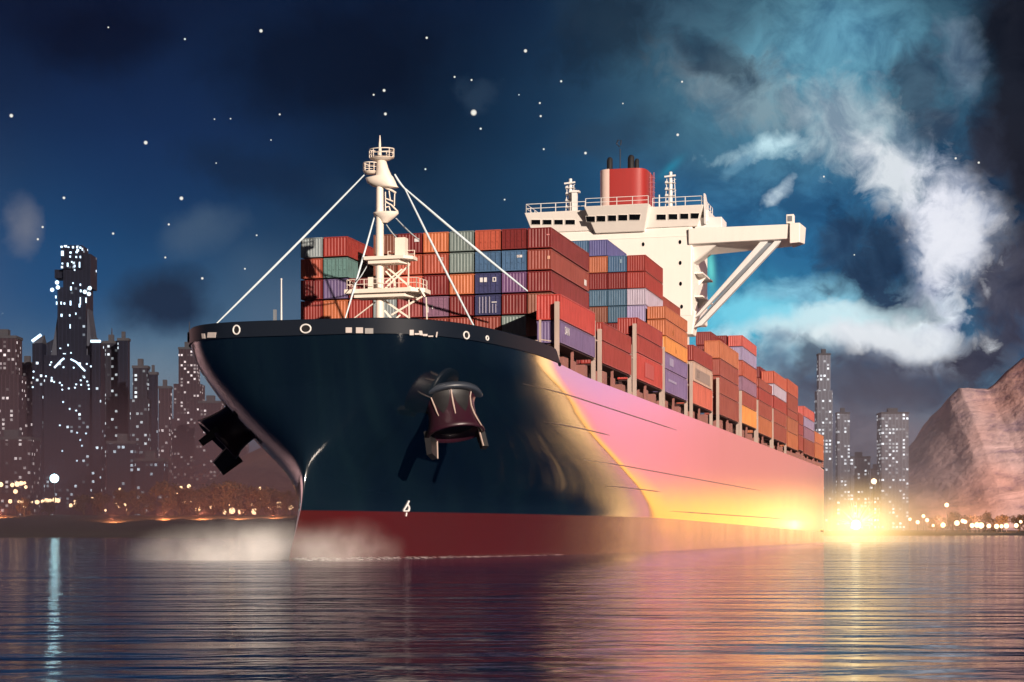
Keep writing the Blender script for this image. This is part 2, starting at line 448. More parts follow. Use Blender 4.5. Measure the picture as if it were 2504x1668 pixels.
# upper head of the mast
hd = MB()
secs = []
for (y, xl, xr, dp) in ((392,923,944,.5),(412,921,950,.62),(430,919,958,.75),(434,893,962,.8),(446,898,968,.8),(456,912,972,.6),(461,955,976,.4)):
    a, b = ml(xl), ml(xr); secs.append([((a+b)/2+(b-a)/2*math.cos(2*math.pi*k/16), MS+dp*math.sin(2*math.pi*k/16), mz(y)) for k in range(17)])
hd.grid(secs); hd.add(secs[0][:-1], [tuple(range(16))]); hd.add(secs[-1][:-1], [tuple(range(16))])
head = hd.obj('mast_head', MASTP, mast, weld=True)
for (y, xl, xr, dp, nm) in ((386,904,964,.9,'crow_nest'),(418,889,922,.7,'crow_nest')):
    n_ = MB(); a, b = ml(xl), ml(xr); el = []
    for (f, dy) in ((.62,7),(.9,3),(1,0)):
        el.append([((a+b)/2+(b-a)/2*f*math.cos(2*math.pi*k/18), MS+dp*f*math.sin(2*math.pi*k/18), mz(y+dy)) for k in range(19)])
    n_.grid(el); n_.add(el[0][:-1], [tuple(range(18))]); n_.add([(p[0],p[1],p[2]-.1) for p in el[-1][:-1]], [tuple(range(18))])
    o = n_.obj(nm, MASTP, mast, weld=True)
    g = MB(); top = [(p[0],p[1],mz(y-20)) for p in el[-1]]
    for k in range(0, 18, 2): g.bar(el[-1][k], top[k], .07)
    g.tube(top, .06, 5, caps=False); g.tube([((p[0]+q[0])/2,(p[1]+q[1])/2,(p[2]+q[2])/2) for p, q in zip(el[-1], top)], .04, 5, caps=False)
    g.obj('railing', MASTP, o)
sp = MB(); sp.tube([(0,MS,43),(0,MS,mz(352)),(.02,MS,mz(331))], [.17,.13,.05], 8); sp.obj('spire', MASTP, mast)
# lower look-out with curved ribs
lk = MB(); secs = []
for (y, xl, xr, dp) in ((520,913,975,.8),(524,913,976,.8),(534,925,965,.6),(546,935,948,.3)):
    a, b = ml(xl), ml(xr); secs.append([((a+b)/2+(b-a)/2*math.cos(2*math.pi*k/14), MS+dp*math.sin(2*math.pi*k/14), mz(y)) for k in range(15)])
lk.grid(secs); lk.add(secs[0][:-1], [tuple(range(14))]); lookout = lk.obj('lookout_basket', MASTP, mast, weld=True)
for (pts, r_) in (([(943,460),(960,468),(969,474)],.13),([(966,474),(965,506)],.07),([(952,468),(955,490)],.07),([(943,486),(962,494)],.09),([(943,494),(958,503),(974,520)],.1),([(943,508),(952,506),(956,520)],.08),([(943,470),(943,520)],.06)):
    q = MB(); q.tube([(ml(x),MS,mz(y)) for x, y in pts], r_, 6); q.obj('cage_rib', MASTP, mast)
# stays
def foot(x, y, L, off=0):
    # point on the deck line L = const seen in column x, at the row y
    s = s_on(x, L); return (L, s, z_on(y, L, s))
def stay(a, b, r0=.10, r1=.17):
    r0, r1 = r0*.7, r1*.72
    q = MB(); a, b = Vector(a), Vector(b); pts = [a+(b-a)*i/8-Vector((0,0,math.sin(math.pi*i/8)*.12)) for i in range(9)]
    q.tube(pts, [r0+(r1-r0)*math.sin(math.pi*i/8)**.7 for i in range(9)], 8); return q.obj('stay', STAYW, ship)
stay((ml(890),MS,mz(426)), foot(530, 791, -13.0))
stay((ml(918),MS+.3,mz(512)), foot(841, 790, -3.2), .1, .16)
stay((ml(966),MS,mz(428)), (ml(990),MS+.4,mz(465)), .12, .16)
stay((ml(988),MS+.4,mz(462)), foot(1163, 806, 11.0), .12, .18)
stay((ml(988),MS+.4,mz(462)), (13.9, 36.7, z_on(712, 13.9, 36.7)) if False else foot(1290, 712, 13.6), .12, .22)
stay((ml(966),MS+.5,mz(534)), foot(1026, 588, 2.0), .08, .11)
stay((ml(940),MS+.5,mz(546)), foot(974, 586, .6), .08, .11)
stay((ml(897),MS+.5,mz(640)), foot(872, 690, -1.2), .06, .08)
# small things on the foredeck
js = MB(); p = Vector(foot(688, 778, -9.0)); js.tube([(p.x,p.y,20.4),(p.x,p.y,z_on(683,p.x,p.y))], [.14,.07], 8); js.ball((p.x,p.y,z_on(683,p.x,p.y)), .11); js.obj('jackstaff', WHITE, ship)
vt = MB(); p = Vector(foot(662, 778, -10.0)); vt.tube([(p.x,p.y,20.4),(p.x,p.y,23.6),(p.x-.25,p.y-.2,24.1),(p.x-.6,p.y-.5,24.0)], [.22,.22,.24,.30], 10); v_ = vt.obj('ventilator', WHITE, ship)
vt = MB(); vt.tube([(p.x-.62,p.y-.52,24.0),(p.x-.7,p.y-.6,23.8)], .27, 10); vt.obj('mouth', BLACK, v_)
vt = MB(); vt.tube([(p.x,p.y+.4,20.4),(p.x+.1,p.y+.4,24.6),(p.x+.3,p.y+.4,25.8)], [.07,.06,.05], 6); vt.box(p.x+.15,p.x+.45,p.y+.3,p.y+.6,25.2,26.4); vt.obj('deck_lamp', GREYP, ship)
hs = MB(); p0 = foot(693, 770, -15.2); p1_ = foot(730, 770, -13.6); hs.box(-15.6, -13.2, 33, 35.5, 20.9, 26.2); hs.box(-15.7,-13.1,32.9,35.6,26.2,26.4); hs.obj('deck_house', GREYP, ship)
wb = MB()
for (x, L) in ((975,4.0),(1035,6.2),(1060,7.0)):
    p = foot(x, 795, L); wb.tube([(L-.9,p[1]+3,23.2),(L+.9,p[1]+3,23.2)], .75, 14)
    o = MB(); o.tube([(L-.95,p[1]+3,22.6),(L-.3,p[1]+3,22.6)], [.9,.9], 14); o.tube([(L-.3,p[1]+3,22.6),(L+.9,p[1]+3,22.6)], .6, 14); o.box(L-1.1,L+1.1,p[1]+2.2,p[1]+3.8,20.5,22.1); o.obj('mooring_winch', GREYP, ship)
wc = MB(); p = foot(1110, 795, 9.0); Lw, sw = 9.0, p[1]+2
wc.add([(Lw-2.4,sw-1.5,20.5),(Lw+2.4,sw-1.5,20.5),(Lw+2.4,sw+1.5,20.5),(Lw-2.4,sw+1.5,20.5),(Lw-1,sw-.8,23.6),(Lw+1.2,sw-.8,24.0),(Lw+1.2,sw+.8,24.0),(Lw-1,sw+.8,23.6)], [(0,1,5,4),(1,2,6,5),(2,3,7,6),(3,0,4,7),(4,5,6,7)]); wc.obj('canvas_cover', GREYP, ship, bevel=.2)
bl = MB(); p = foot(1216, 808, 13.0); bl.tube([(13.0,p[1],20.5),(13.0,p[1],23.6)], .28, 10); bl.tube([(12.6,p[1],23.7),(13.4,p[1],23.7)], .4, 10); bl.obj('bollard', WHITE, ship)
bl = MB(); p = foot(1193, 795, 12.0); bl.bar((11.0,p[1]+1,23.8),(12.6,p[1]+1,24.1), .25); bl.bar((11.2,p[1]+1,20.5),(11.2,p[1]+1,23.8), .2); bl.obj('davit', POST, ship)
# black panel put in for the shade of the empty slot, and white post by the end of the bulwark
sc = MB(); sc.box(11.75, 14.6, 37.45, 37.7, 20.9, 25.6); scr = sc.obj('gap_shade_panel', BLACK, ship)
wp = MB(); p = foot(1316, 800, 15.6); wp.bar((15.4,28.6,20.9),(15.4,28.6,26.4), .22); wp.bar((15.4,28.6,21.3),(17.5,28.7,21.3), .18); wp.bar((15.4,28.7,24.2),(16.6,28.8,24.0), .12); wp.bar((14.8,28.7,24.1),(15.4,28.7,24.1), .1); wp.obj('ladder_post', POST, scr)

# ------------------------------------------------------------------ superstructure
FS = 139.0
bk = MB(); bk.box(-11, 11, FS+.3, 158, 20.9, 39.6); bk.box(-13.4, 14.6, FS, 156, 39.6, 54.95)
sup = bk.obj('superstructure', CREAM, ship, bevel=.25)
def LZ(x, y, s): L = L_on(x, s); return L, z_on(y, L, s)
for (x, y) in ((1573,597.5),(1663,592),(1663.6,643),(1664.5,694),(1667,750)):
    L, z = LZ(x, y, FS)
    q = MB(); q.prism([(.24*math.cos(2*math.pi*k/12), .36*math.sin(2*math.pi*k/12)) for k in range(12)], 0, .06)
    o = q.obj('porthole', GLASS, sup); o.rotation_euler = (R(90),0,0); o.location = (L, FS-.01, z)
# wheelhouse with raked front
wh = MB()
def front(z): return 138.9-(z-54.95)*.42
ZB, ZT = 54.95, 58.3
wh.hexa([(-13.5,front(ZB),ZB),(15.5,front(ZB),ZB),(15.5,152,ZB),(-13.5,152,ZB)], [(-14.6,front(ZT),ZT),(16.7,front(ZT),ZT),(16.7,152,ZT),(-14.6,152,ZT)])
wheel = wh.obj('wheelhouse', CREAM, ship, bevel=.08)
def front2(z): return front(z)-1.7
cw = MB(); cw.hexa([(-2.2,front2(54.4)+1.0,54.4),(6.4,front2(54.4)+1.0,54.4),(6.4,140,54.4),(-2.2,140,54.4)], [(-3.6,front2(58.6),58.6),(7.7,front2(58.6),58.6),(7.7,142,58.6),(-3.6,142,58.6)])
cw.obj('bridge_front', CREAM, wheel, bevel=.08)
def glaze(x0, x1, yt, yb, fr, k0=0, k1=0):
    # a window on a raked front
    def P(x, y):
        s = 137.0
        for _ in range(6):
            L, z = LZ(x, y, s); s = fr(z)
        return Vector((L, s, z))
    c = [P(x0+k0, yb), P(x1-k1, yb), P(x1, yt), P(x0, yt)]
    q = MB(); q.hexa([p+Vector((0,-.07,-.03)) for p in c], [p+Vector((0,.05,0)) for p in c]); o = q.obj('window', GLASS, wheel)
    f = MB()
    for a, b in zip(c, c[1:]+c[:1]): f.bar(a+Vector((0,-.06,0)), b+Vector((0,-.06,0)), .05)
    f.obj('window_frame', CREAM, o)
for (a, b) in ((95,205),(232,340),(370,475),(503,620)):
    glaze(1280+a/4.904, 1280+b/4.904, 360+870/4.904, 360+928/4.904, front)
for i, (a, b) in enumerate(((745,860),(880,985),(1015,1115),(1140,1248),(1272,1408))):
    yo = -i*6/4.904
    def fr_c(z): return front2(58.6)+(58.6-z)/(4.2)*( (front2(54.4)+1.0)-front2(58.6))
    glaze(1280+a/4.904, 1280+b/4.904, 360+828/4.904+yo, 360+897/4.904+yo, fr_c, 3 if i == 0 else 0, 3 if i == 4 else 0)
for i, (a, b) in enumerate(((1595,1710),(1740,1848),(1878,1980),(2005,2110))):
    yo = -i*5/4.904
    glaze(1280+a/4.904, 1280+b/4.904, 360+806/4.904+yo, 360+872/4.904+yo, front, 0, 3 if i == 3 else 0)
railing(wheel, [(-14.3,150,ZT), (-14.3,front(ZT)+.2,ZT), (-3.8,front(ZT)+.2,ZT)], 1.5, 2.6, .06)
railing(wheel, [(8.0,front(ZT)+.2,ZT), (16.4,front(ZT)+.2,ZT), (16.4,150,ZT)], 1.5, 2.2, .06)
railing(wheel, [(-3.4,136.2,58.6), (7.5,136.2,58.6)], 1.4, 2.6, .05)
sb = MB(); sb.box(16.7,17.4,139,147,55.6,57.6); sb.hexa([(16.7,138.5,55.2),(17.0,138.5,55.2),(17.0,146,55.2),(16.7,146,55.2)],[(16.75,137.6,60.2),(16.95,137.6,60.2),(16.95,139,60.2),(16.75,139,60.2)]); sb.obj('side_screen', WHITE, wheel)
gd = MB(); gd.box(15.0, 19.6, 139.2, 145, 54.6, 56.4); gd.obj('wing_cab', WHITE, wheel, bevel=.1)
# band under the windows
bd = MB(); bd.box(-13.45, 14.66, FS-.06, FS+.2, 53.3, 53.42); bd.obj('band', CREAM, sup)
# bridge wing and its strut
wg = MB(); wg.hexa([(14.0,138.6,51.9),(32.0,138.6,52.1),(32.0,142.2,51.3),(14.0,142.2,50.2)], [(14.0,138.4,54.5),(32.0,138.4,54.5),(32.0,142.6,54.5),(14.0,142.6,54.5)])
wg.hexa([(14.0,140.5,48.6),(15.8,140.5,49.6),(15.8,143.5,49.6),(14.0,143.5,48.6)], [(14.0,139.4,51.9),(19,139.4,51.9),(19,143.5,51.9),(14.0,143.5,51.0)])
wing = wg.obj('bridge_wing', CREAM, ship, bevel=.12)
eb = MB(); eb.hexa([(31.2,138.0,51.2),(32.9,138.0,51.3),(33.2,143.2,51.8),(31.2,143.2,51.2)], [(31.2,138.0,54.6),(32.9,138.0,54.6),(33.4,143.4,54.6),(31.2,143.4,54.6)])
eb.box(30.6, 31.9, 138.1, 139.6, 54.55, 56.1); eb.obj('wing_end', CREAM, wing, bevel=.1)
pn = MB(); pn.box(30.85, 31.6, 138.04, 138.12, 54.9, 55.8); pn.obj('wing_lamp', GREYP, wing)
st = MB(); st.hexa([(14.4,139.2,39.0),(15.6,139.2,39.7),(15.6,140.6,39.7),(14.4,140.6,39.0)], [(26.2,139.2,52.0),(27.6,139.2,52.0),(27.6,140.6,52.0),(26.2,140.6,52.0)])
st.obj('wing_strut', WHITE, wing, bevel=.12)
st = MB(); st.hexa([(14.6,139.2,37.6),(16.1,139.2,38.0),(16.1,140.6,38.0),(14.6,140.6,37.6)], [(28.6,139.2,52.0),(29.8,139.2,52.0),(29.8,140.6,52.0),(28.6,140.6,52.0)])
st.obj('wing_strut', WHITE, wing, bevel=.12)
st = MB(); st.hexa([(15.2,139.7,38.6),(16.0,139.7,38.9),(16.0,140.2,38.9),(15.2,140.2,38.6)], [(27.2,139.7,52.0),(28.8,139.7,52.0),(28.8,140.2,52.0),(27.2,140.2,52.0)])
st.obj('strut_web', GREYP, wing)
rt = MB(); rt.hexa([(10.8,139.1,36.5),(14.6,139.1,36.5),(14.6,143,36.5),(10.8,143,36.5)], [(13.0,139.05,42),(15.2,139.05,40.5),(15.2,143,40.5),(13.0,143,42)]); rt.obj('strut_root', CREAM, wing, bevel=.2)
for z in (47.2, 43.2):
    q = MB(); q.box(14.6, 16.0, 141.5, 153, z, z+.25); q.hexa([(14.6,146,z-1.4),(14.7,146,z-1.4),(14.7,146.3,z-1.4),(14.6,146.3,z-1.4)],[(14.6,146,z),(15.9,146,z),(15.9,146.3,z),(14.6,146.3,z)]); q.obj('side_gallery', CREAM, sup)
# funnel
fn = MB(); fs_ = 166.0; pts = []
Lc, Lw_, Sd = -2.15, 4.45, 5.2
for k in range(64):
    a = 2*math.pi*k/64; c_, s_ = math.cos(a), math.sin(a)
    pts.append((Lc+Lw_*math.copysign(abs(c_)**.42, c_), fs_+Sd*math.copysign(abs(s_)**.42, s_)))
fn.prism(pts, 55, 69.9, smooth=True); funnel = fn.obj('funnel', FUNRED, ship)
wbn = MB(); o_ = [(Lc+(p[0]-Lc)*1.006, fs_+(p[1]-fs_)*1.006) for p in pts if p[0] < Lc-2.0 and p[1] < fs_+2]
o_.sort(key=lambda p: (p[0] < Lc-4.3, p[0] if p[0] < Lc-4.3 else -p[0], -p[1]))
front_pts = sorted([p for p in o_], key=lambda p: math.atan2(p[1]-fs_, p[0]-Lc))
front_pts = sorted(o_, key=lambda p: (math.atan2(p[1]-fs_, p[0]-Lc) % (2*math.pi)))
wbn.grid([[(p[0],p[1],55.2) for p in front_pts], [(p[0],p[1],69.95) for p in front_pts]]); wbn.obj('funnel_stripe', FUNPALE, funnel)['label'] = 'pale cream stripe down the funnel'
for (x, w, yt) in ((1491,.55,393),(1543,.62,388),(1557,.42,395)):
    L = L_on(x, fs_-1.5); q = MB(); q.tube([(L,fs_-1.5,69.8),(L,fs_-1.5,z_on(yt,L,fs_)-.3),(L,fs_-1.2,z_on(yt,L,fs_))], [w,w,w*.92], 14); q.obj('exhaust_pipe', SOOT, funnel)
L = L_on(1521.6, fs_); q = MB(); q.tube([(L,fs_-2,69.8),(L,fs_-2,74.2)], .09, 6); q.tube([(L-.1,fs_-2,74.6),(L-.7,fs_-2,75.2),(L-.4,fs_-2,75.9),(L+.2,fs_-2,75.8),(L+.1,fs_-2,74.9)], .09, 6); q.obj('funnel_aerial', BLACK, funnel)
lad = MB(); La = Lc+Lw_+.1
for z in [57+.9*i for i in range(14)]: lad.bar((La,fs_-1.6,z),(La+.9,fs_-1.6,z), .1); lad.bar((La+.9,fs_-1.6,z),(La+.9,fs_-.6,z), .1)
lad.bar((La+.9,fs_-1.6,56.5),(La+.9,fs_-1.6,69.6), .12); lad.bar((La+.2,fs_-1.6,56.5),(La+.2,fs_-1.6,69.6), .12); lad.obj('funnel_ladder', paint('ladder_pink', (.45,.15,.17), .5, .3), funnel)
# radar masts
def radar(x, s, ztop_, wide):
    L = L_on(x, s); q = MB(); q.tube([(L,s,58.2),(L,s,ztop_)], [.36,.30], 10); r_ = q.obj('radar_mast', WHITE, ship)
    q = MB()
    for i, z in enumerate([59.6+1.15*i for i in range(5)]):
        q.box(L-wide, L+wide*.9, s-.5, s+.5, z, z+.09)
        q.tube([(L-wide,s,z+.3),(L-wide*.5,s,z+.3)], .17, 8)
    q.obj('radar_platform', WHITE, r_)
    q = MB()
    for dx in (-wide, wide): q.bar((L+dx*1.1,s,58.2), (L+dx*.7,s,ztop_-1.1), .12)
    for z in (60, 62, 64): q.bar((L-wide,s,z),(L+wide,s,z+.9), .07)
    q.obj('radar_frame', WHITE, r_)
    q = MB(); q.bar((L-1.0,s-.6,ztop_-.9),(L+1.0,s-.6,ztop_-.75), .2, .28); q.obj('radar_scanner', WHITE, r_)
radar(1395, 148, 65.9, .85); radar(1640, 148, 66.2, .95)
L = L_on(1405.5, 147); q = MB(); q.box(L-.45, L+.45, 146.6, 147.4, 58.2, 63.6); q.box(L-.9,L+.9,146.4,147.6,63.2,63.5); q.obj('signal_locker', WHITE, ship)
for x in (1612,): 
    L = L_on(x, 146); q = MB(); q.tube([(L,146,58.2),(L,146,61.9)], .13, 8); q.obj('aerial', WHITE, ship)

# ------------------------------------------------------------------ containers
CW, CL, CH = 2.78, 18.0, 2.42
fr = MB(); h = .11
for x in (-CW/2, CW/2-h):
    for y in (0, CL-.16): fr.box(x, x+h, y, y+.16, 0, CH)
    fr.box(x, x+h, .16, CL-.16, 0, h); fr.box(x, x+h, .16, CL-.16, CH-h, CH)
for y in (0, CL-.16):
    fr.box(-CW/2+h, CW/2-h, y, y+.16, 0, h); fr.box(-CW/2+h, CW/2-h, y, y+.16, CH-h, CH)
ME_FRAME = fr.mesh('frame', [CONT])
def corr(n, depth, a, b):
    pts = []; st_ = (b-a)/n
    for i in range(n):
        y = a+i*st_; pts += [(y,0),(y+st_*.3,0),(y+st_*.5,depth),(y+st_*.8,depth)]
    return pts+[(b,0)]
bd = MB(); pr = corr(34, .035, .16, CL-.16)
for sgn in (-1, 1):
    bd.grid([[(sgn*(CW/2-.03-d), y, h) for y, d in pr], [(sgn*(CW/2-.03-d), y, CH-h) for y, d in pr]], smooth=False, flip=sgn < 0)
bd.box(-CW/2+.02, CW/2-.02, .03, CL-.03, CH-.09, CH-.03); bd.box(-CW/2+.02, CW/2-.02, .03, CL-.03, .03, .09)
pe = corr(7, .03, -CW/2+h, CW/2-h)
bd.grid([[(x, CL-.05-d, h) for x, d in pe], [(x, CL-.05-d, CH-h) for x, d in pe]], smooth=False)
ME_BODY = bd.mesh('body', [CONT], fix=False)
ew = MB(); ew.grid([[(x, .04+d, h) for x, d in pe], [(x, .04+d, CH-h) for x, d in pe]], smooth=False); ME_END = ew.mesh('end_wall', [CONT], fix=False)
def door_mesh(sgn):
    d = MB(); x0, x1 = (.02, CW/2-h-.01) if sgn > 0 else (-CW/2+h+.01, -.02)
    d.box(x0, x1, .05, .11, h+.01, CH-h-.01)
    for z in (.28, .85, 1.45, 1.95): d.box(x0+.08, x1-.08, .03, .05, z, z+.12)
    for f in (.3, .72):
        x = x0+(x1-x0)*f; d.box(x-.03, x+.03, -.02, .03, h+.02, CH-h-.02)
        d.box(x-.02, x+.24, -.04, -.02, .95, 1.02)
    return d.mesh('door', [CONT])
ME_DOOR = [door_mesh(-1), door_mesh(1)]
PAL = {'pale grey':(.30,.36,.38),'orange-red':(.46,.095,.055),'dark red':(.20,.022,.022),'red':(.32,.040,.032),'teal':(.14,.26,.25),'violet':(.18,.13,.28),
 'orange':(.52,.155,.065),'brown':(.24,.085,.055),'dusky red':(.30,.06,.06),'mauve':(.27,.14,.22),'grey-green':(.20,.26,.25),'bright red':(.46,.052,.042),'blue':(.07,.15,.28),
 'navy':(.05,.055,.15),'purple':(.17,.08,.20),'red-brown':(.30,.060,.042),'brown-orange':(.42,.13,.065),'slate blue':(.07,.14,.22),'lilac grey':(.46,.40,.50),'lilac':(.33,.28,.46),
 'yellow-orange':(.78,.30,.075),'beige':(.60,.42,.33),'pink-red':(.62,.12,.10),'blue-violet':(.10,.10,.27), 'coral':(.66,.15,.10)}
NCONT = 0
def container(color, L0, s0, z0, w, ln, hh, label, group, doors=False):
    global NCONT; NCONT += 1
    r_ = empty('shipping_container', world(L0+w/2, s0, z0), -ANG); r_.scale = (w/CW, ln/CL, hh/CH)
    tag(r_, label, 'container', group)
    c = PAL[color]; j = 1+random.uniform(-.12,.12); c = (c[0]*j, c[1]*j, c[2]*j, 1)
    parts = [('frame', ME_FRAME), ('body', ME_BODY)]+([('door', ME_DOOR[0]), ('door', ME_DOOR[1])] if doors else [('end_wall', ME_END)])
    for nm, me in parts:
        o = bpy.data.objects.new(nm, me); COL.objects.link(o); o.parent = r_; o.color = c
    return r_
def text_part(root, txt, size, x, y, z, face, mt, nm='lettering'):
    cu = bpy.data.curves.new('lettering', 'FONT'); cu.body = txt; cu.size = size; cu.extrude = .01
    ob = bpy.data.objects.new('tmp', cu); COL.objects.link(ob)
    me = bpy.data.meshes.new_from_object(ob.evaluated_get(bpy.context.evaluated_depsgraph_get())); bpy.data.objects.remove(ob)
    me.materials.clear(); me.materials.append(mt)
    o = bpy.data.objects.new(nm, me); COL.objects.link(o); o.parent = root
    o.rotation_euler = (R(90),0,0) if face == 'front' else (R(90),0,R(90)); o.location = (x,y,z); return o
def patch(root, x0, x1, z0, z1, mt, face='front', nm='marking', y=None):
    q = MB()
    if face == 'front': q.box(x0, x1, -.03 if y is None else y, .02, z0, z1)
    else: q.box(CW/2-.02, CW/2+.03, x0, x1, z0, z1)
    return q.obj(nm, mt, root)

ORD = ['first','second','third','fourth','fifth','sixth','seventh','eighth','ninth','tenth','eleventh','twelfth','thirteenth']
ROW = ['top','second','third','fourth','fifth']
# front wall: ten columns, five tiers
FW_S, FW_R, PITCH = 37.4, 14.6, 2.54
xs = [734,790,852,912,971,1034,1098.4,1160.6,1226,1289,1350.4]
Ls = [L_on(x, FW_S) for x in xs]
FWT = [['pale grey','orange-red','dark red','red',None],
 ['red','teal','violet','orange',None],
 [None,None,'dark red','red','violet'],
 ['brown','brown','dusky red','pale grey',None],
 ['dark red','orange-red','coral','dusky red','red'],
 ['orange','orange-red','dark red','mauve','red-brown'],
 ['grey-green','grey-green','orange','dark red','red-brown'],
 ['orange-red','blue','navy','navy','red-brown'],
 ['dark red','blue','purple','dark red','grey-green'],
 ['dark red','red-brown','dark red','brown',None]]
DOORS = {(7,0),(7,1),(8,1),(7,2),(7,3),(8,0),(5,3),(1,1),(4,2)}
FWC = {}
for ci, colr in enumerate(FWT):
    for ti, cname in enumerate(colr):
        if not cname: continue
        zt = 38.4-PITCH*ti
        FWC[ci,ti] = container(cname, Ls[ci]+.07, FW_S, zt-PITCH, Ls[ci+1]-Ls[ci]-.2, 20.4, PITCH-.2,
            f"{cname} container, {ROW[ti]} row, {ORD[ci]} column from the left in the front wall", 'containers of the front wall', (ci,ti) in DOORS)
patch(FWC[8,1], .35, .95, 1.55, 1.85, LETTER); patch(FWC[4,0], .55, 1.1, 1.35, 1.75, LETTER); patch(FWC[3,0], -.9, -.2, .9, 2.1, LETTERG)
text_part(FWC[8,1], 'E2', .3, .42, -.05, 1.6, 'front', LETTERG)
patch(FWC[7,2], -.85,-.55,1.35,1.9, LETTER, nm='marking', y=-.06); patch(FWC[7,2], -.4,-.1,1.35,1.9, LETTER, y=-.06)
fmk = MB()
for a in ((.55,.95,1.35,1.45),(.55,.95,1.8,1.9),(.55,.65,1.45,1.8),(.85,.95,1.45,1.8)): fmk.box(a[0],a[1],-.07,-.045,a[2],a[3])
fmk.obj('marking', LETTER, FWC[7,2])
patch(FWC[7,3], .45, 1.0, 1.45, 1.56, LETTER, y=-.06)
for x in (-.95,-.6,-.25,.15,.5,.85): patch(FWC[7,3], x, x+.1, .2, 2.2 if x < .4 else 1.3, paint('bar_grey', (.34,.32,.42), .5, .3), nm='lock_bar', y=-.055)
patch(FWC[9,1], .95, 1.25, 1.2, 1.6, paint('mark_orange', (.75,.40,.28), .6, .2)); patch(FWC[9,0], .85, 1.2, 1.45, 1.6, paint('mark_pink', (.7,.25,.25), .6, .2))
fm2 = MB()
for a in ((.35,.85,1.85,1.92),(.75,.82,1.5,1.85),(.3,.37,1.55,1.85)): fm2.box(a[0],a[1],.0,.03,a[2],a[3])
fm2.obj('marking', PANEL, FWC[5,1])
fm3 = MB()
for a in ((-.9,-.3,1.3,1.4),(-.9,-.8,.5,1.3),(-.4,-.3,.9,1.3)): fm3.box(a[0],a[1],-.08,-.05,a[2],a[3])
fm3.obj('marking', LETTER, FWC[5,3])
# logo patch on the side of the second tier, as seen near its after end
patch(FWC[9,1], 15.6, 16.6, .5, 1.25, LETTER, 'side')

# second inner stack
SB, SBL = 96.8, 14.5
SBT = [('red','red','lilac grey','lilac','dark red','dark red','dark red'),
       ('blue','dark red','slate blue','slate blue','dark red','grey-green','dark red'),
       ('brown-orange','dark red','slate blue','brown','dark red','dark red','dark red'),
       ('brown-orange','dark red','slate blue','dark red','dark red','dark red','dark red'),
       ('dark red','dark red')]
TQ = 43.95
for ci, cl in enumerate(SBT):
    Lr = SBL-2.88*ci
    for ti, cname in enumerate(cl):
        zt = TQ-2.5*ti
        rr = container(cname, Lr-2.8, SB, zt-2.5, 2.76, 14.6, 2.38, f"{cname} container, {ROW[ti] if ti < 5 else ORD[ti]} row, {ORD[ci]} column from the right in the stack before the bridge", 'containers stacked before the bridge')
        if (ci,ti) == (1,0): patch(rr, .35,.75,1.3,1.9, paint('mark_blue',(.2,.3,.4),.6,.2))
for ci, cname, cc in ((2,'blue-violet','blue-violet'),(3,'blue','blue')):
    container(cname, SBL-2.88*ci-2.8, SB, TQ, 2.76, 14.6, 2.38, f"{cc} container alone on top of the stack before the bridge, {'right' if ci == 2 else 'left'} of the pair", 'containers stacked before the bridge')
# third inner stack
for ti in range(3):
    container('red-brown' if ti < 1 else 'brown', 11.7, 111.9, 37.2-2.5*ti, 2.76, 15.6, 2.38, f"red-brown container, {ROW[ti]} row of the narrow stack just before the bridge face", 'containers stacked before the bridge')
# inner stacks abaft the bridge (outer of the inner columns only)
def inner(s0, ln, z_top, n, cols, L0=11.8, tagw=''):
    for ti in range(n):
        container(cols[ti % len(cols)], L0, s0, z_top-2.5*(ti+1), 2.76, ln, 2.38, f"{cols[ti % len(cols)]} container, {ROW[ti]} row of the inner stack {tagw}", 'inner containers abaft the bridge')
inner(160.2, 18, 39.4, 2, ['dark red','dark red'], tagw='behind the bridge foot')
inner(s_on(1892.8,17.6), 17, z_on(896,11,s_on(1892.8,17.6)), 2, ['dark red'], 11.8, 'beside the ninth outer stack')
inner(s_on(1815.7,17.6), 20, z_on(818.8,14,s_on(1815.7,17.6)), 2, ['dark red'], 11.8, 'beside the seventh outer stack')
inner(s_on(1966,17.6), 16, z_on(992,14,s_on(1966,17.6)), 2, ['dark red'], 11.8, 'beside the eleventh outer stack')

# outer stacks along the port side
BAYS = [(1371,1455,[717,782,839],['bright red','violet']),
 (1474.5,1543.5,[786,833,889],['red','red']),
 (1559,1620,[774.6,817,861.6,927.6],['red','red','bright red']),
 (1628,1681,[747,779.5,820.6,860.4,901,958.7],['orange','orange','yellow-orange','violet','violet']),
 (1696,1742,[841.8,881.8,931.5,987],['red','beige','coral']),
 (1760.5,1806.5,[831,875.7,918,961.8,1013.9],['orange','red-brown','red-brown','red-brown']),
 (1815.7,1850,[818.8,846.7,880.6,919,954.5,989.7,1034.5],['pink-red','lilac','orange-red','mauve','red-brown','yellow-orange']),
 (1855.7,1888,[923,946,977.5,1015,1058.7],['red-brown','red','red-brown','orange']),
 (1892.8,1923,[906,937.6,966.6,998,1032,1073],['orange-red','lilac grey','red','red-brown','red-brown']),
 (1926,1951.5,[925,959,998,1017.5,1054,1092],['orange-red','red-brown','red-brown','brown-orange','orange']),
 (1953.5,1964.5,[1008,1036,1062,1100],['red-brown','dusky red','red-brown']),
 (1966.5,1991.5,[992,1017.5,1041.8,1070.9,1109],['pink-red','lilac','mauve','red-brown']),
 (1993,2014,[1054,1080.6,1119],['orange','orange'])]
OL = 17.55; DECKZ = 20.9
SIDEC = {}
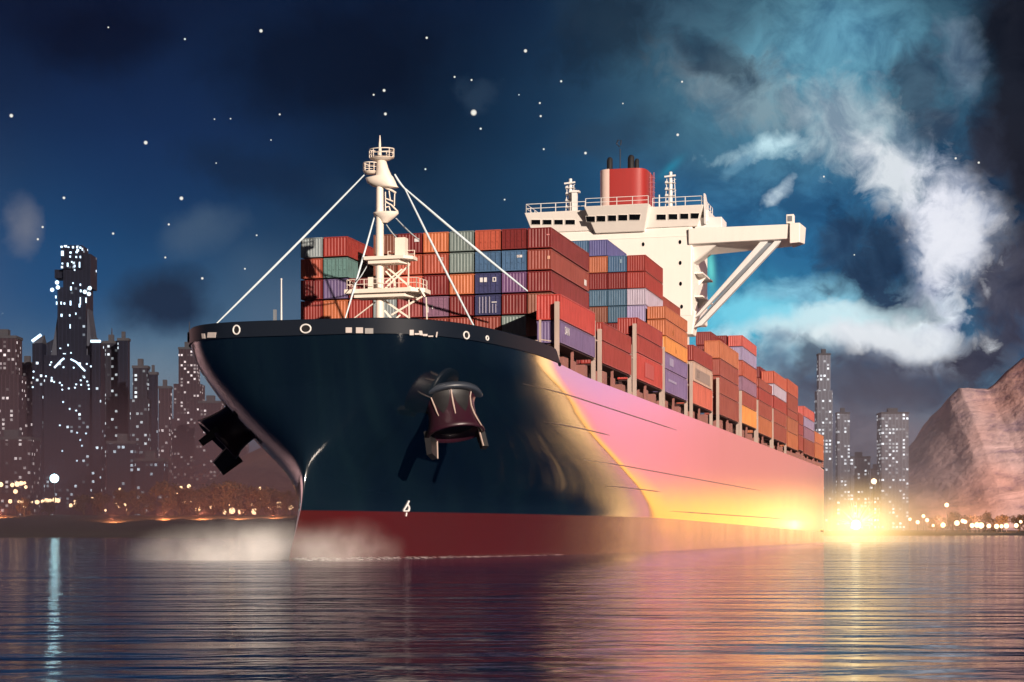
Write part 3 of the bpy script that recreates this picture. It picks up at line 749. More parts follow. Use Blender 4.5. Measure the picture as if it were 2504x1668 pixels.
for bi, (xa, xb, ys, cols) in enumerate(BAYS):
    sa_, sb_ = s_on(xa, OL), s_on(xb, OL)
    zs = [z_on(y, OL, sa_) for y in ys]
    for ti, cname in enumerate(cols):
        n = len(cols)
        SIDEC[bi,ti] = container(cname, 14.78, sa_, zs[ti+1]+.06, OL-14.78, sb_-sa_, zs[ti]-zs[ti+1]-.14,
            f"{cname} container, {ROW[ti] if ti < 5 else ORD[ti]} of {n} down in the {ORD[bi]} outer stack from the bow", 'outer containers along the port side')
    # recess under the stack: coaming, props and boxes
    zb = zs[-1]-.05
    if zb > DECKZ+.5:
        c = MB(); c.box(14.9, 15.3, sa_+.2, sb_-.2, DECKZ, zb); c.box(14.9,17.5,sa_,sb_,zb-.12,zb-.01); c.obj('hatch_coaming', DARKR, ship)
        rnd = random.Random(bi)
        for k_ in range(3):
            s_ = sa_+(sb_-sa_)*(.18+.3*k_+rnd.uniform(-.05,.05)); w_ = rnd.uniform(1.2,2.6)
            c = MB(); c.box(15.6, 17.0, s_, s_+w_, DECKZ, DECKZ+(zb-DECKZ)*rnd.uniform(.45,.85)); c.obj('deck_box', BOXP, ship)
            
            if k_ == 1: c = MB(); c.box(17.0, 17.3, s_-.9, s_-.6, DECKZ, zb-.12); c.obj('prop', BOXP, ship)
    if bi < 9:
        for s_ in (sa_-.75, sb_+.25):
            if bi == 0 and s_ < sa_: s_ = sa_-.7
            htop = max(zs[0]-1.0, 26) if bi < 3 else min(zs[0]-2, 30)
            c = MB(); c.box(17.0, 17.5, s_, s_+.36, DECKZ, htop); c.obj('lashing_post', POST, ship)
        c = MB(); c.bar((17.2,sb_+.75,26.2),(17.2,sb_+3.0,26.2),.16); c.obj('tie_bar', POST, ship)
    else:
        c = MB(); c.box(16.9, 17.4, sb_+.2, sb_+1.2, DECKZ, zs[-1]+2); c.obj('lashing_post', BOXP, ship)
        c = MB(); c.box(16.6, 17.5, sa_, sb_, DECKZ, zb-.9); c.obj('side_plate', BOXP, ship)
text_part(SIDEC[0,1], 'SAN', 1.25, CW/2-.01, 2.1, 1.15, 'side', LETTER)
lp = MB(); lp.box(CW/2-.02, CW/2+.02, 1.7, 15.5, .35, 1.7)
lp.obj('logo_panel', paint('logo_grey',(.33,.25,.22),.6,.3), SIDEC[4,1]); text_part(SIDEC[4,1], 'SBST', 1.3, CW/2+.02, 3.0, .6, 'side', LETTERG)
patch(SIDEC[2,2], 5.0, 11.5, .5, 1.9, paint('panel_red',(.42,.04,.035),.5,.2), 'side', 'panel')
patch(SIDEC[3,3], 3.0, 6.0, .7, 1.9, paint('logo_lilac',(.36,.32,.48),.6,.2), 'side', 'logo_panel')
patch(SIDEC[3,4], 2.0, 8.5, 1.25, 1.5, paint('logo_lilac',(.36,.32,.48),.6,.2), 'side', 'logo_panel')
text_part(SIDEC[3,2], 'h', 1.4, CW/2-.01, 8.0, .6, 'side', paint('letter_orange',(.45,.16,.05),.6,.2))
text_part(SIDEC[3,1], 'SE', 1.3, CW/2-.01, 5.5, .6, 'side', paint('letter_orange',(.45,.16,.05),.6,.2))

# ------------------------------------------------------------------ water
m, t, out = mat('water')
tc = t.new('ShaderNodeTexCoord').outputs['Object']
v1 = t.new('ShaderNodeMapping', {'Vector':tc, 'Rotation':(0,0,R(6)), 'Scale':(.22,1.0,1)}).outputs[0]
v2 = t.new('ShaderNodeMapping', {'Vector':tc, 'Rotation':(0,0,R(-14)), 'Scale':(.4,1.0,1)}).outputs[0]
w1 = t.noise(v1, .13, 2, .45, 2.2); w2 = t.noise(v2, .62, 4, .5, 1.0); w4 = t.noise(tc, .05, 2)
w3 = t.new('ShaderNodeMapRange', {'Value':t.noise(t.new('ShaderNodeMapping', {'Vector':tc, 'Scale':(.4,1,1)}).outputs[0], .03, 3), 'From Min':.40, 'From Max':.62}).outputs[0]
hgt = t.math('ADD', t.math('MULTIPLY', w1, 1.6), t.math('MULTIPLY', t.math('MULTIPLY', w2, t.math('MULTIPLY_ADD', w3, .8, .2)), .62))
v3 = t.new('ShaderNodeMapping', {'Vector':tc, 'Rotation':(0,0,R(38)), 'Scale':(.55,1.0,1)}).outputs[0]
w5 = t.noise(v3, .42, 3, .5, 1.2)
hgt = t.math('ADD', hgt, t.math('MULTIPLY', w4, 1.6)); hgt = t.math('ADD', hgt, t.math('MULTIPLY', w5, .45))
bp = t.new('ShaderNodeBump', {'Height':hgt, 'Strength':.24, 'Distance':1.0})
b = t.new('ShaderNodeBsdfPrincipled', {'Base Color':(.003,.022,.080,1), 'Roughness':.10, 'IOR':1.33, 'Specular IOR Level':.28, 'Normal':bp.outputs[0]})
t.l.new(b.outputs[0], out.inputs[0])
wm = MB(); ys_ = [-250,0,200,500,1000,2500,5100]; xs_ = [-5100,-1500,-400,0,400,1500,5100]
wm.grid([[(x,y,0) for x in xs_] for y in ys_], smooth=False)
tag(wm.obj('water', m, fix=False), kind='structure')

# ------------------------------------------------------------------ shore, hills
def sstep(a, b, x):
    u = max(0, min(1, (x-a)/(b-a))); return u*u*(3-2*u)
def shore_z(x, y):
    edge = 1050+60*mnoise.noise(Vector((x*.004, 3.1, 0)))+(900 if x > 150 else 900*sstep(-100,150,x))
    plateau = 15-9*sstep(-100,300,x)
    u = (y-edge)/200
    return -2+(plateau+2)*sstep(0, 1, u)+(mnoise.noise(Vector((x*.012,y*.012,0)))*1.3 if u > .1 else 0)
m, t, out = mat('shore_earth')
tc = t.new('ShaderNodeTexCoord').outputs['Object']
n1 = t.noise(tc, .02, 6, .6); n2 = t.noise(tc, .3, 4)
c = t.ramp(t.math('ADD', t.math('MULTIPLY', n1, .7), t.math('MULTIPLY', n2, .3)), [(.35,(.018,.012,.011)),(.55,(.035,.024,.02)),(.7,(.06,.042,.034))])
b = t.new('ShaderNodeBsdfPrincipled', {'Base Color':c, 'Roughness':.9}); t.l.new(b.outputs[0], out.inputs[0]); EARTH = m
gm = MB()
gx = [-3000,-2000,-1400]+[-1000+40*i for i in range(60)]+[1400+300*i for i in range(12)]
gy = [1000+25*i for i in range(14)]+[1400+60*i for i in range(14)]+[2300,2700,3300,4000,5000]
gm.grid([[(x,y,shore_z(x,y)) for x in gx] for y in gy]); tag(gm.obj('ground', EARTH, fix=False), kind='structure')
def rock(name, seedcol, streak):
    m, t, out = mat(name)
    tc = t.new('ShaderNodeTexCoord').outputs['Object']
    mp = t.new('ShaderNodeMapping', {'Vector':tc, 'Rotation':(0,R(32),R(10)), 'Scale':(.55,1,2.6)}).outputs[0]
    n1 = t.noise(mp, streak, 6, .58, .8); n2 = t.noise(tc, streak*7, 5, .6); n3 = t.noise(tc, streak*.4, 2)
    f = t.math('ADD', t.math('MULTIPLY', n1, .7), t.math('MULTIPLY', n2, .3))
    c = t.ramp(f, [(.36,(seedcol[0]*.16,seedcol[1]*.24,seedcol[2]*.34)),(.44,(seedcol[0]*.55,seedcol[1]*.55,seedcol[2]*.68)),(.53,seedcol),(.66,tuple(min(1,v*1.3) for v in seedcol))])
    c = t.mix(t.new('ShaderNodeMapRange', {'Value':n3, 'From Min':.45, 'From Max':.62}).outputs[0], c, t.mix(1.0, c, (1.15,.78,.6), 'MULTIPLY'))
    bp = t.new('ShaderNodeBump', {'Height':f, 'Strength':1.0, 'Distance':12.0})
    b = t.new('ShaderNodeBsdfPrincipled', {'Base Color':c, 'Roughness':.85, 'Normal':bp.outputs[0]}); t.l.new(b.outputs[0], out.inputs[0]); return m
RIDGE = [(2040,1285),(2085,1235),(2120,1192),(2162,1165),(2224,1106),(2265,1055),(2293,1017),(2320,965),(2348,939),(2382,943),(2417,945),(2437,931),(2465,903),(2504,869),(2545,850),(2590,905),(2625,1010),(2660,1180),(2690,1300)]
YC = 3000.0
hm = MB(); rows = []
for j in range(111):
    y = 2560+(3860-2560)*(j/110)**1.5; row = []
    for i in range(201):
        px = 2030+i*(2690-2030)/200
        x = (px-PCX)/FOC*YC; hgt = (PHY-lerp(RIDGE, px))/FOC*YC
        k_ = (y-YC)/((330+70*mnoise.noise(Vector((x*.006,0,9)))) if y < YC else 850); bell = max(0, 1-abs(k_))**.85
        bell = bell*(1+.0)
        nz = mnoise.fractal(Vector((x*.006,y*.006,1.3)), 1.0, 2.1, 6)*44*bell*(1-bell*.8)+abs(mnoise.noise(Vector((x*.011+y*.004,y*.003,5))))*-70*bell*(1-bell)
        z = hgt*bell+nz+shore_z(x,y)*.2-4*(1-bell)
        row.append((x, y, z))
    rows.append(row)
hm.grid(rows); tag(hm.obj('rocky_hill', rock('pink_rock', (.46,.31,.315), .008), fix=False), 'bare pinkish rocky hill with dark streaks rising on the right', 'hill', kind='structure')
hm = MB(); rows = []
LR = [(300,1280),(470,1240),(540,1165),(585,1120),(640,1085),(690,1062),(760,1050),(860,1080),(1000,1200),(1100,1290)]
for j in range(37):
    y = 1450+(2300-1450)*j/36; row = []
    for i in range(81):
        px = 300+i*10; x = (px-PCX)/FOC*1850; hgt = (PHY-lerp(LR, px))/FOC*1850
        bell = max(0, 1-abs((y-1850)/430))**.8
        row.append((x, y, hgt*bell+mnoise.fractal(Vector((x*.012,y*.012,7)), 1.0, 2.1, 6)*12*bell+2))
    rows.append(row)
hm.grid(rows); tag(hm.obj('grey_mound', rock('grey_rock', (.17,.13,.12), .014), fix=False), kind='structure')

# ------------------------------------------------------------------ city
def facade(name, base, colr, thr, strength, cw=4.0, ch=4.2, warm=.25):
    if name in MATS: return MATS[name]
    m, t, out = mat(name)
    oi = t.new('ShaderNodeObjectInfo').outputs['Random']
    sx = t.new('ShaderNodeSeparateXYZ', {0:t.new('ShaderNodeTexCoord').outputs['Object']}).outputs
    u = t.math('DIVIDE', t.math('ADD', sx[0], t.math('MULTIPLY', sx[1], 1.0)), cw); v = t.math('DIVIDE', sx[2], ch)
    cell = t.new('ShaderNodeCombineXYZ', {0:t.math('FLOOR', u), 1:t.math('FLOOR', v), 2:t.math('MULTIPLY', oi, 100.0)}).outputs[0]
    wn = t.new('ShaderNodeTexWhiteNoise', {0:cell}, noise_dimensions='3D')
    fu = t.math('FRACT', u); fv = t.math('FRACT', v)
    def band(x, a, b): return t.math('MULTIPLY', t.math('GREATER_THAN', x, a), t.math('LESS_THAN', x, b))
    mask = t.math('MULTIPLY', band(fu, .2, .8), band(fv, .22, .78))
    big = t.noise(t.vmath('MULTIPLY', cell, (.13,.10,1)).outputs[0], 1.0, 2)
    lit = t.math('GREATER_THAN', t.math('ADD', wn.outputs['Value'], t.math('MULTIPLY', t.math('SUBTRACT', big, .5), 1.1)), thr)
    col_s = t.new('ShaderNodeSeparateColor', {0:wn.outputs['Color']}).outputs
    ec = t.mix(t.math('LESS_THAN', col_s[0], warm), colr, (1.0,.62,.36))
    es = t.math('MULTIPLY', t.math('MULTIPLY', mask, lit), t.math('MULTIPLY', t.math('POWER', col_s[1], 1.6), strength))
    pil = t.math('LESS_THAN', fu, .16)
    bc = t.mix(pil, base, tuple(v*1.8 for v in base))
    bs = t.new('ShaderNodeBsdfPrincipled', {'Base Color':bc, 'Roughness':.6, 'IOR':1.2, 'Emission Color':ec, 'Emission Strength':es})
    t.l.new(bs.outputs[0], out.inputs[0]); MATS[name] = m; return m
F_BLUE = facade('facade_cool', (.010,.012,.022), (.72,.86,1.0), .84, 1.3, 3.3, 3.5)
F_DENSE = facade('facade_dense', (.013,.013,.020), (.85,.93,1.0), .70, 1.4, 3.3, 3.5)
F_WARM = facade('facade_mauve', (.028,.018,.024), (1.0,.86,.86), .76, 1.1, 3.4, 3.6, warm=.4)
F_HAZED = facade('facade_hazed', (.10,.11,.145), (.9,.95,1.0), .62, 1.6, 4.4, 4.6)  # lighter base colour puts the haze over these far towers into the walls
F_DARK = facade('facade_dark', (.006,.007,.015), (.75,.88,1.0), .95, 2.2, 3.3, 3.5, warm=.3)
ROOFM = paint('city_roof', (.03,.03,.04), .8, .3)
BL = glow('blue_white_lamp', (.62,.82,1.0), 2.0)
def building(x0, x1, yt, Y, mt, label, steps=1, spire=0, depth=None, base_z=None, name='tower_block'):
    a, b = (x0-PCX)/FOC*Y, (x1-PCX)/FOC*Y; top = EYE+(PHY-yt)/FOC*Y; w = b-a; dp = depth or w*.9
    z0 = (shore_z((a+b)/2, Y) if base_z is None else base_z)-3
    r_ = empty(name, ((a+b)/2, Y, z0)); tag(r_, label, 'building', 'city towers on the shore'); H = top-z0
    zc = 0
    for i in range(steps):
        f = 1-.24*i; z1 = H*(1-.20*(steps-1-i)) if i < steps-1 else H
        q = MB(); q.box(-w/2*f, w/2*f, dp/2-dp/2*f, dp/2+dp/2*f, zc, z1); q.obj('storeys', mt, r_); zc = z1
    f = 1-.24*(steps-1)
    q = MB(); q.box(-w/2*f-.6, w/2*f+.6, dp/2-dp/2*f-.6, dp/2+dp/2*f+.6, H, H+2.2); q.box(-w*.2*f, w*.15*f, dp*.3, dp*.6, H+2.2, H+8); q.obj('roof', ROOFM, r_)
    if spire: q = MB(); q.tube([(0,dp/2,H),(0,dp/2,H+spire)], [1.2,.3], 6); q.obj('spire', ROOFM, r_)
    return r_
building(-40, 46, 826, 1500, F_WARM, 'mauve lit tower block at the left edge of the city', 2)
building(44, 84, 892, 1560, F_WARM, 'narrow mauve block just left of the great tower')
building(252, 288, 840, 1560, F_DENSE, 'speckled tower block just right of the great tower', 1, 14)
building(288, 313, 833, 1540, F_DARK, 'thin dark slab beside the speckled block', 1)
building(318, 364, 900, 1480, F_DENSE, 'bright block with white windows up to its crown', 2)
building(364, 383, 916, 1490, F_DARK, 'dark slab against the right side of the bright block')
building(388, 416, 950, 1600, F_WARM, 'low pale block left of the misty stepped tower')
building(412, 500, 852, 1900, F_WARM, 'misty stepped tower behind the bow of the ship', 3, 30)
building(476, 548, 985, 1800, F_WARM, 'broad misty block half behind the anchor housing', 2)
building(536, 600, 1040, 1850, F_WARM, 'short misty block under the bow flare')
building(-30, 74, 1075, 1380, F_WARM, 'low wide block at the left edge near the water', base_z=14)
building(262, 330, 1085, 1390, F_BLUE, 'low block with cool windows before the speckled tower', base_z=14)
building(330, 400, 1128, 1380, F_BLUE, 'lowest cool windowed block among the orange trees', base_z=14)
building(1998, 2036, 868, 2300, F_HAZED, 'tall pale tower close behind the stern containers', 2)
building(1960, 2004, 1040, 2400, F_HAZED, 'short block hidden behind the stern containers', 1)
building(2048, 2078, 1012, 2350, F_HAZED, 'thin tower between the stern and the hill', 1)
building(2080, 2128, 1120, 2350, F_HAZED, 'low block between the thin tower and the hill')
building(2156, 2222, 1012, 2300, F_HAZED, 'square lit tower standing beside the rocky hill', 1, 0)
building(2128, 2160, 1150, 2320, F_HAZED, 'lowest block at the foot of the square lit tower')
# the great tower
Yt = 1500.0; zt0 = 12.0; k = Yt/FOC
def tx(x): return (x-165)*k
def tz(y): return EYE+(PHY-y)*k-zt0
gt = empty('great_tower', ((165-PCX)*k, Yt, zt0)); tag(gt, 'great dark gothic tower with a white lit crown, tallest in the left skyline', 'building', 'city towers on the shore')
q = MB(); q.box(tx(105), tx(228), 2, 42, 0, tz(868)); q.obj('lower_block', F_DARK, gt)
for (a, b) in ((82,106),(227,249)):
    q = MB(); q.box(tx(a), tx(b), -4, 12, 0, tz(840)); o = q.obj('corner_pier', F_DARK, gt)
    q = MB(); c_ = (tx(a)+tx(b))/2; w = (tx(b)-tx(a))/2; q.add([(c_-w,-4,tz(840)),(c_+w,-4,tz(840)),(c_+w,12,tz(840)),(c_-w,12,tz(840)),(c_+(w if a < 100 else -w),4,tz(818))], [(0,1,4),(1,2,4),(2,3,4),(3,0,4)]); q.obj('pier_roof', BL if False else ROOFM, o)
    q = MB(); q.bar((tx(a if a < 100 else b-24),-4.6,tz(836)),(tx(b-2 if a < 100 else b),-4.6,tz(820 if a < 100 else 836)),2.0); q.obj('light_strip', BL, o)
for (a, b, y0) in ((106,132,822),(198,226,832)):
    q = MB(); q.hexa([(tx(a),10,0),(tx(b),10,0),(tx(b),30,0),(tx(a),30,0)], [(tx(a),10,tz(y0+14)),(tx(b),10,tz(y0)),(tx(b),30,tz(y0)),(tx(a),30,tz(y0+14))]); q.obj('side_hall', F_BLUE, gt)
q = MB(); q.hexa([(tx(118),8,tz(868)),(tx(222),8,tz(868)),(tx(222),34,tz(868)),(tx(118),34,tz(868))], [(tx(138),12,tz(735)),(tx(204),12,tz(735)),(tx(204),30,tz(735)),(tx(138),30,tz(735))]); q.obj('buttress', paint('tower_stone',(.03,.035,.055),.8,.3), gt)
q = MB(); q.box(tx(136), tx(206), 6, 32, 0, tz(700)); q.obj('shaft', F_DARK, gt)
q = MB(); q.box(tx(150), tx(217), 6, 30, tz(700), tz(618)); q.box(tx(146), tx(198), 4, 26, tz(655), tz(598)); q.box(tx(126),tx(150),10,26,tz(676),tz(655)); q.obj('crown', F_DARK, gt)
for (x, y, w, hh) in ((148,602,7,5),(156,600,6,4),(165,603,6,3),(176,603,6,6),(186,603,5,6),(194,604,6,5),(199,608,4,7),(150,618,9,14),(170,616,7,5),(185,615,7,5),(169,626,5,5),(184,627,5,5),(194,627,4,6),(150,643,5,4),(163,646,5,11),(180,649,5,6),(192,646,4,16),(173,639,4,4),(180,659,4,4),(176,691,4,4),(194,695,4,6),(171,704,5,11),(195,710,5,7),(134,725,4,8),(136,740,4,9),(147,740,4,8),(155,741,5,6),(170,740,5,13),(194,735,3,22),(192,746,5,10),(208,733,4,15),(148,770,6,8),(168,770,4,6),(183,766,3,6),(169,797,3,12),(164,843,3,6),(145,851,5,3),(155,864,10,2),(171,862,4,4)):
    q = MB(); q.box(tx(x-w*.33), tx(x+w*.33), 3.0, 3.9, tz(y+hh*.42), tz(y-hh*.42)); q.obj('crown_lamp' if y < 665 else 'wall_lamp', BL, gt)
for (x, y) in ((138,690),(126,708),(140,702),(218,704),(206,713),(216,718)):
    q = MB(); q.ball((tx(x),2,tz(y)), 1.7); q.obj('lantern', BL, gt)
for (x0,y0,x1,y1) in ((132,899,150,880),(150,880,156,876),(172,878,186,885),(186,885,207,907)):
    q = MB(); q.bar((tx(x0),1.2,tz(y0)),(tx(x1),1.2,tz(y1)),1.3); q.obj('arch_light', BL, gt)
for (x, y) in ((122,892),(125,886),(155,898),(180,899),(212,890),(222,896),(112,920),(126,924),(132,934),(146,936),(151,942),(152,953),(168,950),(183,948),(186,940),(198,941),(197,930),(206,923),(213,933),(216,942),(217,951),(86,910),(85,925),(84,948),(154,983),(170,1000),(186,1004),(146,1040),(188,1058),(196,1076),(200,1090),(210,1060),(152,1103),(188,1127)):
    q = MB(); q.ball((tx(x),.4 if 105 < x < 228 else -5,tz(y)), .8, 6, 4); q.obj('wall_lamp', BL, gt)

# ------------------------------------------------------------------ shore lamps and trees
WL = glow('warm_lamp', (1.0,.62,.34), 3.6)
lampmesh = MB(); lampmesh.ball((0,0,0), 1.25, 10, 6); LME = lampmesh.mesh('lamp_globe', [WL])
polem = MB(); polem.tube([(0,0,0),(0,0,1)], .18, 6); PME = polem.mesh('pole', [ROOFM])
def lamp(p, sc, label, group):
    g = max(-.5, shore_z(p.x, p.y)-.4); hh = max(2.0, p.z-g)
    r_ = empty('shore_lamp', (p.x, p.y, g)); tag(r_, label, 'lamp', group)
    for nm, me in (('lamp_globe',LME),('pole',PME)):
        o = bpy.data.objects.new(nm, me); COL.objects.link(o); o.parent = r_
        if nm == 'pole': o.scale = (sc,sc,hh-sc)
        else: o.location = (0,0,hh); o.scale = (sc,sc,sc)
LL = [(2,1185,1.4),(30,1186,1.2),(42,1184,1.5),(52,1182,1.3),(60,1181,.9),(63,1191,1.0),(38,1202,1.3),(25,1226,1.2),(47,1227,1.0),(54,1229,1.4),(61,1237,1.2),(78,1228,.6),(91,1228,1.3),(104,1226,1),(114,1225,1.5),(123,1224,1),(134,1223,1.5),(142,1224,1.3),(173,1236,1.1),(184,1235.5,1.2),(183,1226,.7),(226,1220,1),(258,1248,.7),(284,1233,.8),(291,1239,.6),(306,1234,.9),(311,1247,.8),(293,1196,.7),(397,1198.5,1.9),(442,1194,1.3),(462,1189,1.1),(428,1210,1.1),(436,1210,1.4),(446,1209,1.2),(464,1212,1.3),(450,1228,.9),(464,1229,1.2),(485,1246,1.7),(517,1237,1.6),(550,1252,1.4),(567,1249,1.9),(589,1251,1.7),(622,1251,1.8),(615,1234,1.2),(633,1219,1.1),(636,1194,.8),(683,1234,1.9),(661,1241,1.2),(711,1241,1.4),(478,1223,.7),(560,1234,.8)]
for x, y, sc in LL:
    p = at(x, y, 1300); lamp(p, sc, 'warm glowing lamp globe on a pole along the left waterfront', 'lamps along the left waterfront')
RL = [(2267,1272,1.2),(2306,1284,1.6),(2340,1279,1.7),(2354,1274,1.3),(2360,1276,1.3),(2377,1285,1.5),(2389,1284,1.7),(2399,1285,1.9),(2418,1286,1.4),(2437,1287,1.5),(2449,1287,1.2),(2461,1286,1.5),(2485,1285,1.4),(2496,1276,1),(2315,1235,1.4),(2282,1285,.9),(2244,1277,1.2),(2225,1270,1.0),(2258,1262,1.1),(2137,1177,1.8)]
for x, y, sc in RL:
    lamp(at(x, y, 2080), sc*1.45, 'warm glowing lamp globe on a pole below the rocky hill', 'lamps below the rocky hill')
# one strong white floodlight
fl = empty('floodlight', at(133, 1170, 1290)); tag(fl, 'dazzling blue white floodlight low in front of the great tower', 'floodlight')
q = MB(); q.ball((0,0,0), 3.2, 14, 8); q.obj('lamp_globe', glow('flood_white', (.50,.90,1.0), 7), fl)
q = MB(); q.tube([(0,0,-18),(0,0,-3)], .4, 6); q.obj('pole', ROOFM, fl)
def glowball(name, loc, r_, col, strength, power, label, cat, parent=None):
    m, t, out = mat(name+'_volume')
    tc = t.new('ShaderNodeTexCoord').outputs['Object']
    d = t.vmath('LENGTH', tc).outputs[1]
    f = t.math('POWER', t.math('SUBTRACT', 1.0, d, clamp=True), power)
    e = t.new('ShaderNodeEmission', {'Color':(*col,1), 'Strength':t.math('MULTIPLY', f, strength)})
    t.l.new(e.outputs[0], out.inputs['Volume'])
    q = MB(); q.ball((0,0,0), 1.0, 24, 14); o = q.obj(name, m, parent, loc); return o
LEAF = None
m, t, out = mat('leaf')
n1 = t.noise(t.new('ShaderNodeTexCoord').outputs['Object'], .6, 3)
c = t.ramp(n1, [(.35,(.035,.022,.012)),(.6,(.08,.045,.018)),(.75,(.13,.07,.025))])
b = t.new('ShaderNodeBsdfPrincipled', {'Base Color':c, 'Roughness':.8}); t.l.new(b.outputs[0], out.inputs[0]); LEAF = m
BARK = paint('bark', (.05,.035,.025), .9, .3)
def tree_meshes(seed):
    rn = random.Random(seed); tr = MB(); cr = MB(); H = 16
    tr.tube([(0,0,-2),(.2,0,3),(.1,.2,8),(0,0,12)], [.7,.55,.4,.15], 7)
    cl = []
    for i in range(15):
        a = rn.uniform(0, 6.28); z = rn.uniform(.5, 9); e = Vector((math.cos(a)*rn.uniform(3,5.5), math.sin(a)*rn.uniform(3,5.5), z+rn.uniform(2,5)))
        tr.tube([(0,0,z-1),(e.x*.5,e.y*.5,z+1),tuple(e)], [.25,.16,.06], 5); cl.append((e, rn.uniform(1.8,3.1)))
    cl += [(Vector((rn.uniform(-2,2),rn.uniform(-2,2),rn.uniform(11,15))), rn.uniform(1.8,2.8)) for _ in range(5)]
    for c0, r0 in cl:
        for _ in range(60):
            d = Vector((rn.gauss(0,1),rn.gauss(0,1),rn.gauss(0,.8))).normalized()*r0*rn.uniform(.45,1.1)
            p = c0+d; a = Vector((rn.uniform(-1,1),rn.uniform(-1,1),rn.uniform(-1,1))).normalized(); b_ = a.orthogonal().normalized(); sz = rn.uniform(.3,.62)
            cr.add([p-a*sz-b_*sz*.5, p+a*sz-b_*sz*.5, p+a*sz+b_*sz*.5, p-a*sz+b_*sz*.5], [(0,1,2,3)])
    return tr.mesh('trunk', [BARK]), cr.mesh('crown', [LEAF], fix=False)
TM = [tree_meshes(i) for i in range(4)]
TREES = [(205,1236,1262,.9,'dim leafy tree below the great tower'),(245,1232,1250,1.0,'leafy tree between the great tower and the speckled block'),(312,1228,1246,1.25,'small flame orange tree standing alone before the dark slab'),(352,1234,1262,1.0,'brown leafy tree left of the large orange clump'),(402,1232,1256,1.5,'orange lit tree left of the anchor housing, near a bright lamp'),(440,1232,1262,1.3,'orange lit tree just below the starboard anchor'),(482,1238,1250,1.35,'broad orange lit tree right of the lamp row'),(520,1238,1266,1.4,'orange lit tree at the middle of the bow gap'),(556,1240,1252,1.5,'largest orange lit tree under the bow flare'),(592,1240,1262,1.4,'orange lit tree before the grey mound'),(630,1242,1250,1.3,'orange lit tree at the right foot of the mound'),(668,1242,1262,1.2,'brown tree close to the stem of the ship'),(700,1242,1250,1.1,'rightmost brown tree touching the stem of the ship'),(60,1236,1262,.8,'small brown tree behind the leftmost lamps'),(120,1238,1256,.7,'low brown bush tree under the floodlight')]
for i, (x, y, Y, sc, lb) in enumerate(TREES):
    p = at(x, y, Y); r_ = empty('shore_tree', (p.x, Y, shore_z(p.x, Y)-.5), random.uniform(0,6)); r_.scale = (sc*1.15,sc*1.15,sc); tag(r_, lb, 'tree', 'trees along the left shore')
    for nm, me in (('trunk', TM[i % 4][0]), ('crown', TM[i % 4][1])):
        o = bpy.data.objects.new(nm, me); COL.objects.link(o); o.parent = r_
for i, (x, sc, lb) in enumerate(((2290,1.7,'dark leafy tree left of the lamps below the hill'),(2330,2.0,'dark leafy tree in the middle below the hill'),(2368,1.8,'dark leafy tree behind the brightest lamps below the hill'),(2410,1.9,'dark round tree right of the brightest lamps'),(2450,1.7,'dark leafy tree near the right edge'),(2492,1.8,'last dark tree at the right edge'))):
    p = at(x, 1280, 2110+20*(i % 2)); r_ = empty('shore_tree', (p.x, p.y, 2), i*1.3); r_.scale = (sc,sc,sc*.8); tag(r_, lb, 'tree', 'trees below the rocky hill')
    for nm, me in (('trunk', TM[i % 4][0]), ('crown', TM[i % 4][1])):
        o = bpy.data.objects.new(nm, me); COL.objects.link(o); o.parent = r_

# ------------------------------------------------------------------ burst of light by the stern
BP = world(26.5, 355, 5.0)
burst = empty('light_burst', BP); tag(burst, 'blinding yellow white burst of light on the water beside the stern', 'light burst')
q = MB(); q.ball((0,0,0), 1.4, 16, 10); q.obj('core', glow('burst_core', (1.0,.86,.52), 2.6), burst)
o = glowball('halo', (0,0,0), 1, (1.0,.70,.28), .10, 2.3, '', '', burst); o.scale = (23,21,16)
o = glowball('halo', (0,0,-2), 1, (1.0,.56,.20), .024, 1.7, '', '', burst); o.scale = (50,38,19)
rn = random.Random(5)
ry = MB()
for i in range(46):
    a = rn.uniform(0, 6.283); e = rn.uniform(-.1, 1.35); ln_ = rn.uniform(4, 11)
    d = Vector((math.cos(a)*math.cos(e), math.sin(a)*math.cos(e), math.sin(e))); ry.tube([d*2.2, d*ln_*.8], [.07,.008], 4)
sp_o = ry.obj('sparks', glow('spark', (1.0,.80,.45), 1.3), burst); sp_o['kind'] = 'stuff'
def point(name, loc, energy, col, r_):
    l = bpy.data.lights.new(name, 'POINT'); l.energy = energy; l.color = col; l.shadow_soft_size = r_
    o = bpy.data.objects.new(name, l); COL.objects.link(o); o.location = loc; return o
def spot(name, loc, aim, energy, col, ang, r_):
    l = bpy.data.lights.new(name, 'SPOT'); l.energy = energy; l.color = col; l.shadow_soft_size = r_; l.spot_size = R(ang); l.spot_blend = .5
    o = bpy.data.objects.new(name, l); COL.objects.link(o); o.location = loc; o.rotation_euler = (Vector(loc)-Vector(aim)).to_track_quat('Z','Y').to_euler(); return o
for (x, y, Y, e) in ((45,1205,1285,.5e5),(310,1215,1225,.5e5),(430,1215,1235,.55e5),(520,1225,1232,.55e5),(610,1225,1230,.55e5),(690,1235,1235,.4e5)):
    p = at(x, y, Y); p.y -= 45; p.z = max(6, shore_z(p.x, p.y)+2); spot('tree_floodlight', p, (p.x, p.y+50, 26), e*2.4, (1.0,.36,.12), 130, 1.5)
point('flood_light', at(133, 1168, 1282), .06e5, (.5,.9,1.0), 3.0)
for (x, y) in ((2300,1275),(2395,1275),(2470,1275)):
    p = at(x, y, 2060); spot('hill_floodlight', p, (p.x, p.y+90, 45), 4e5, (1.0,.45,.2), 120, 2.0)

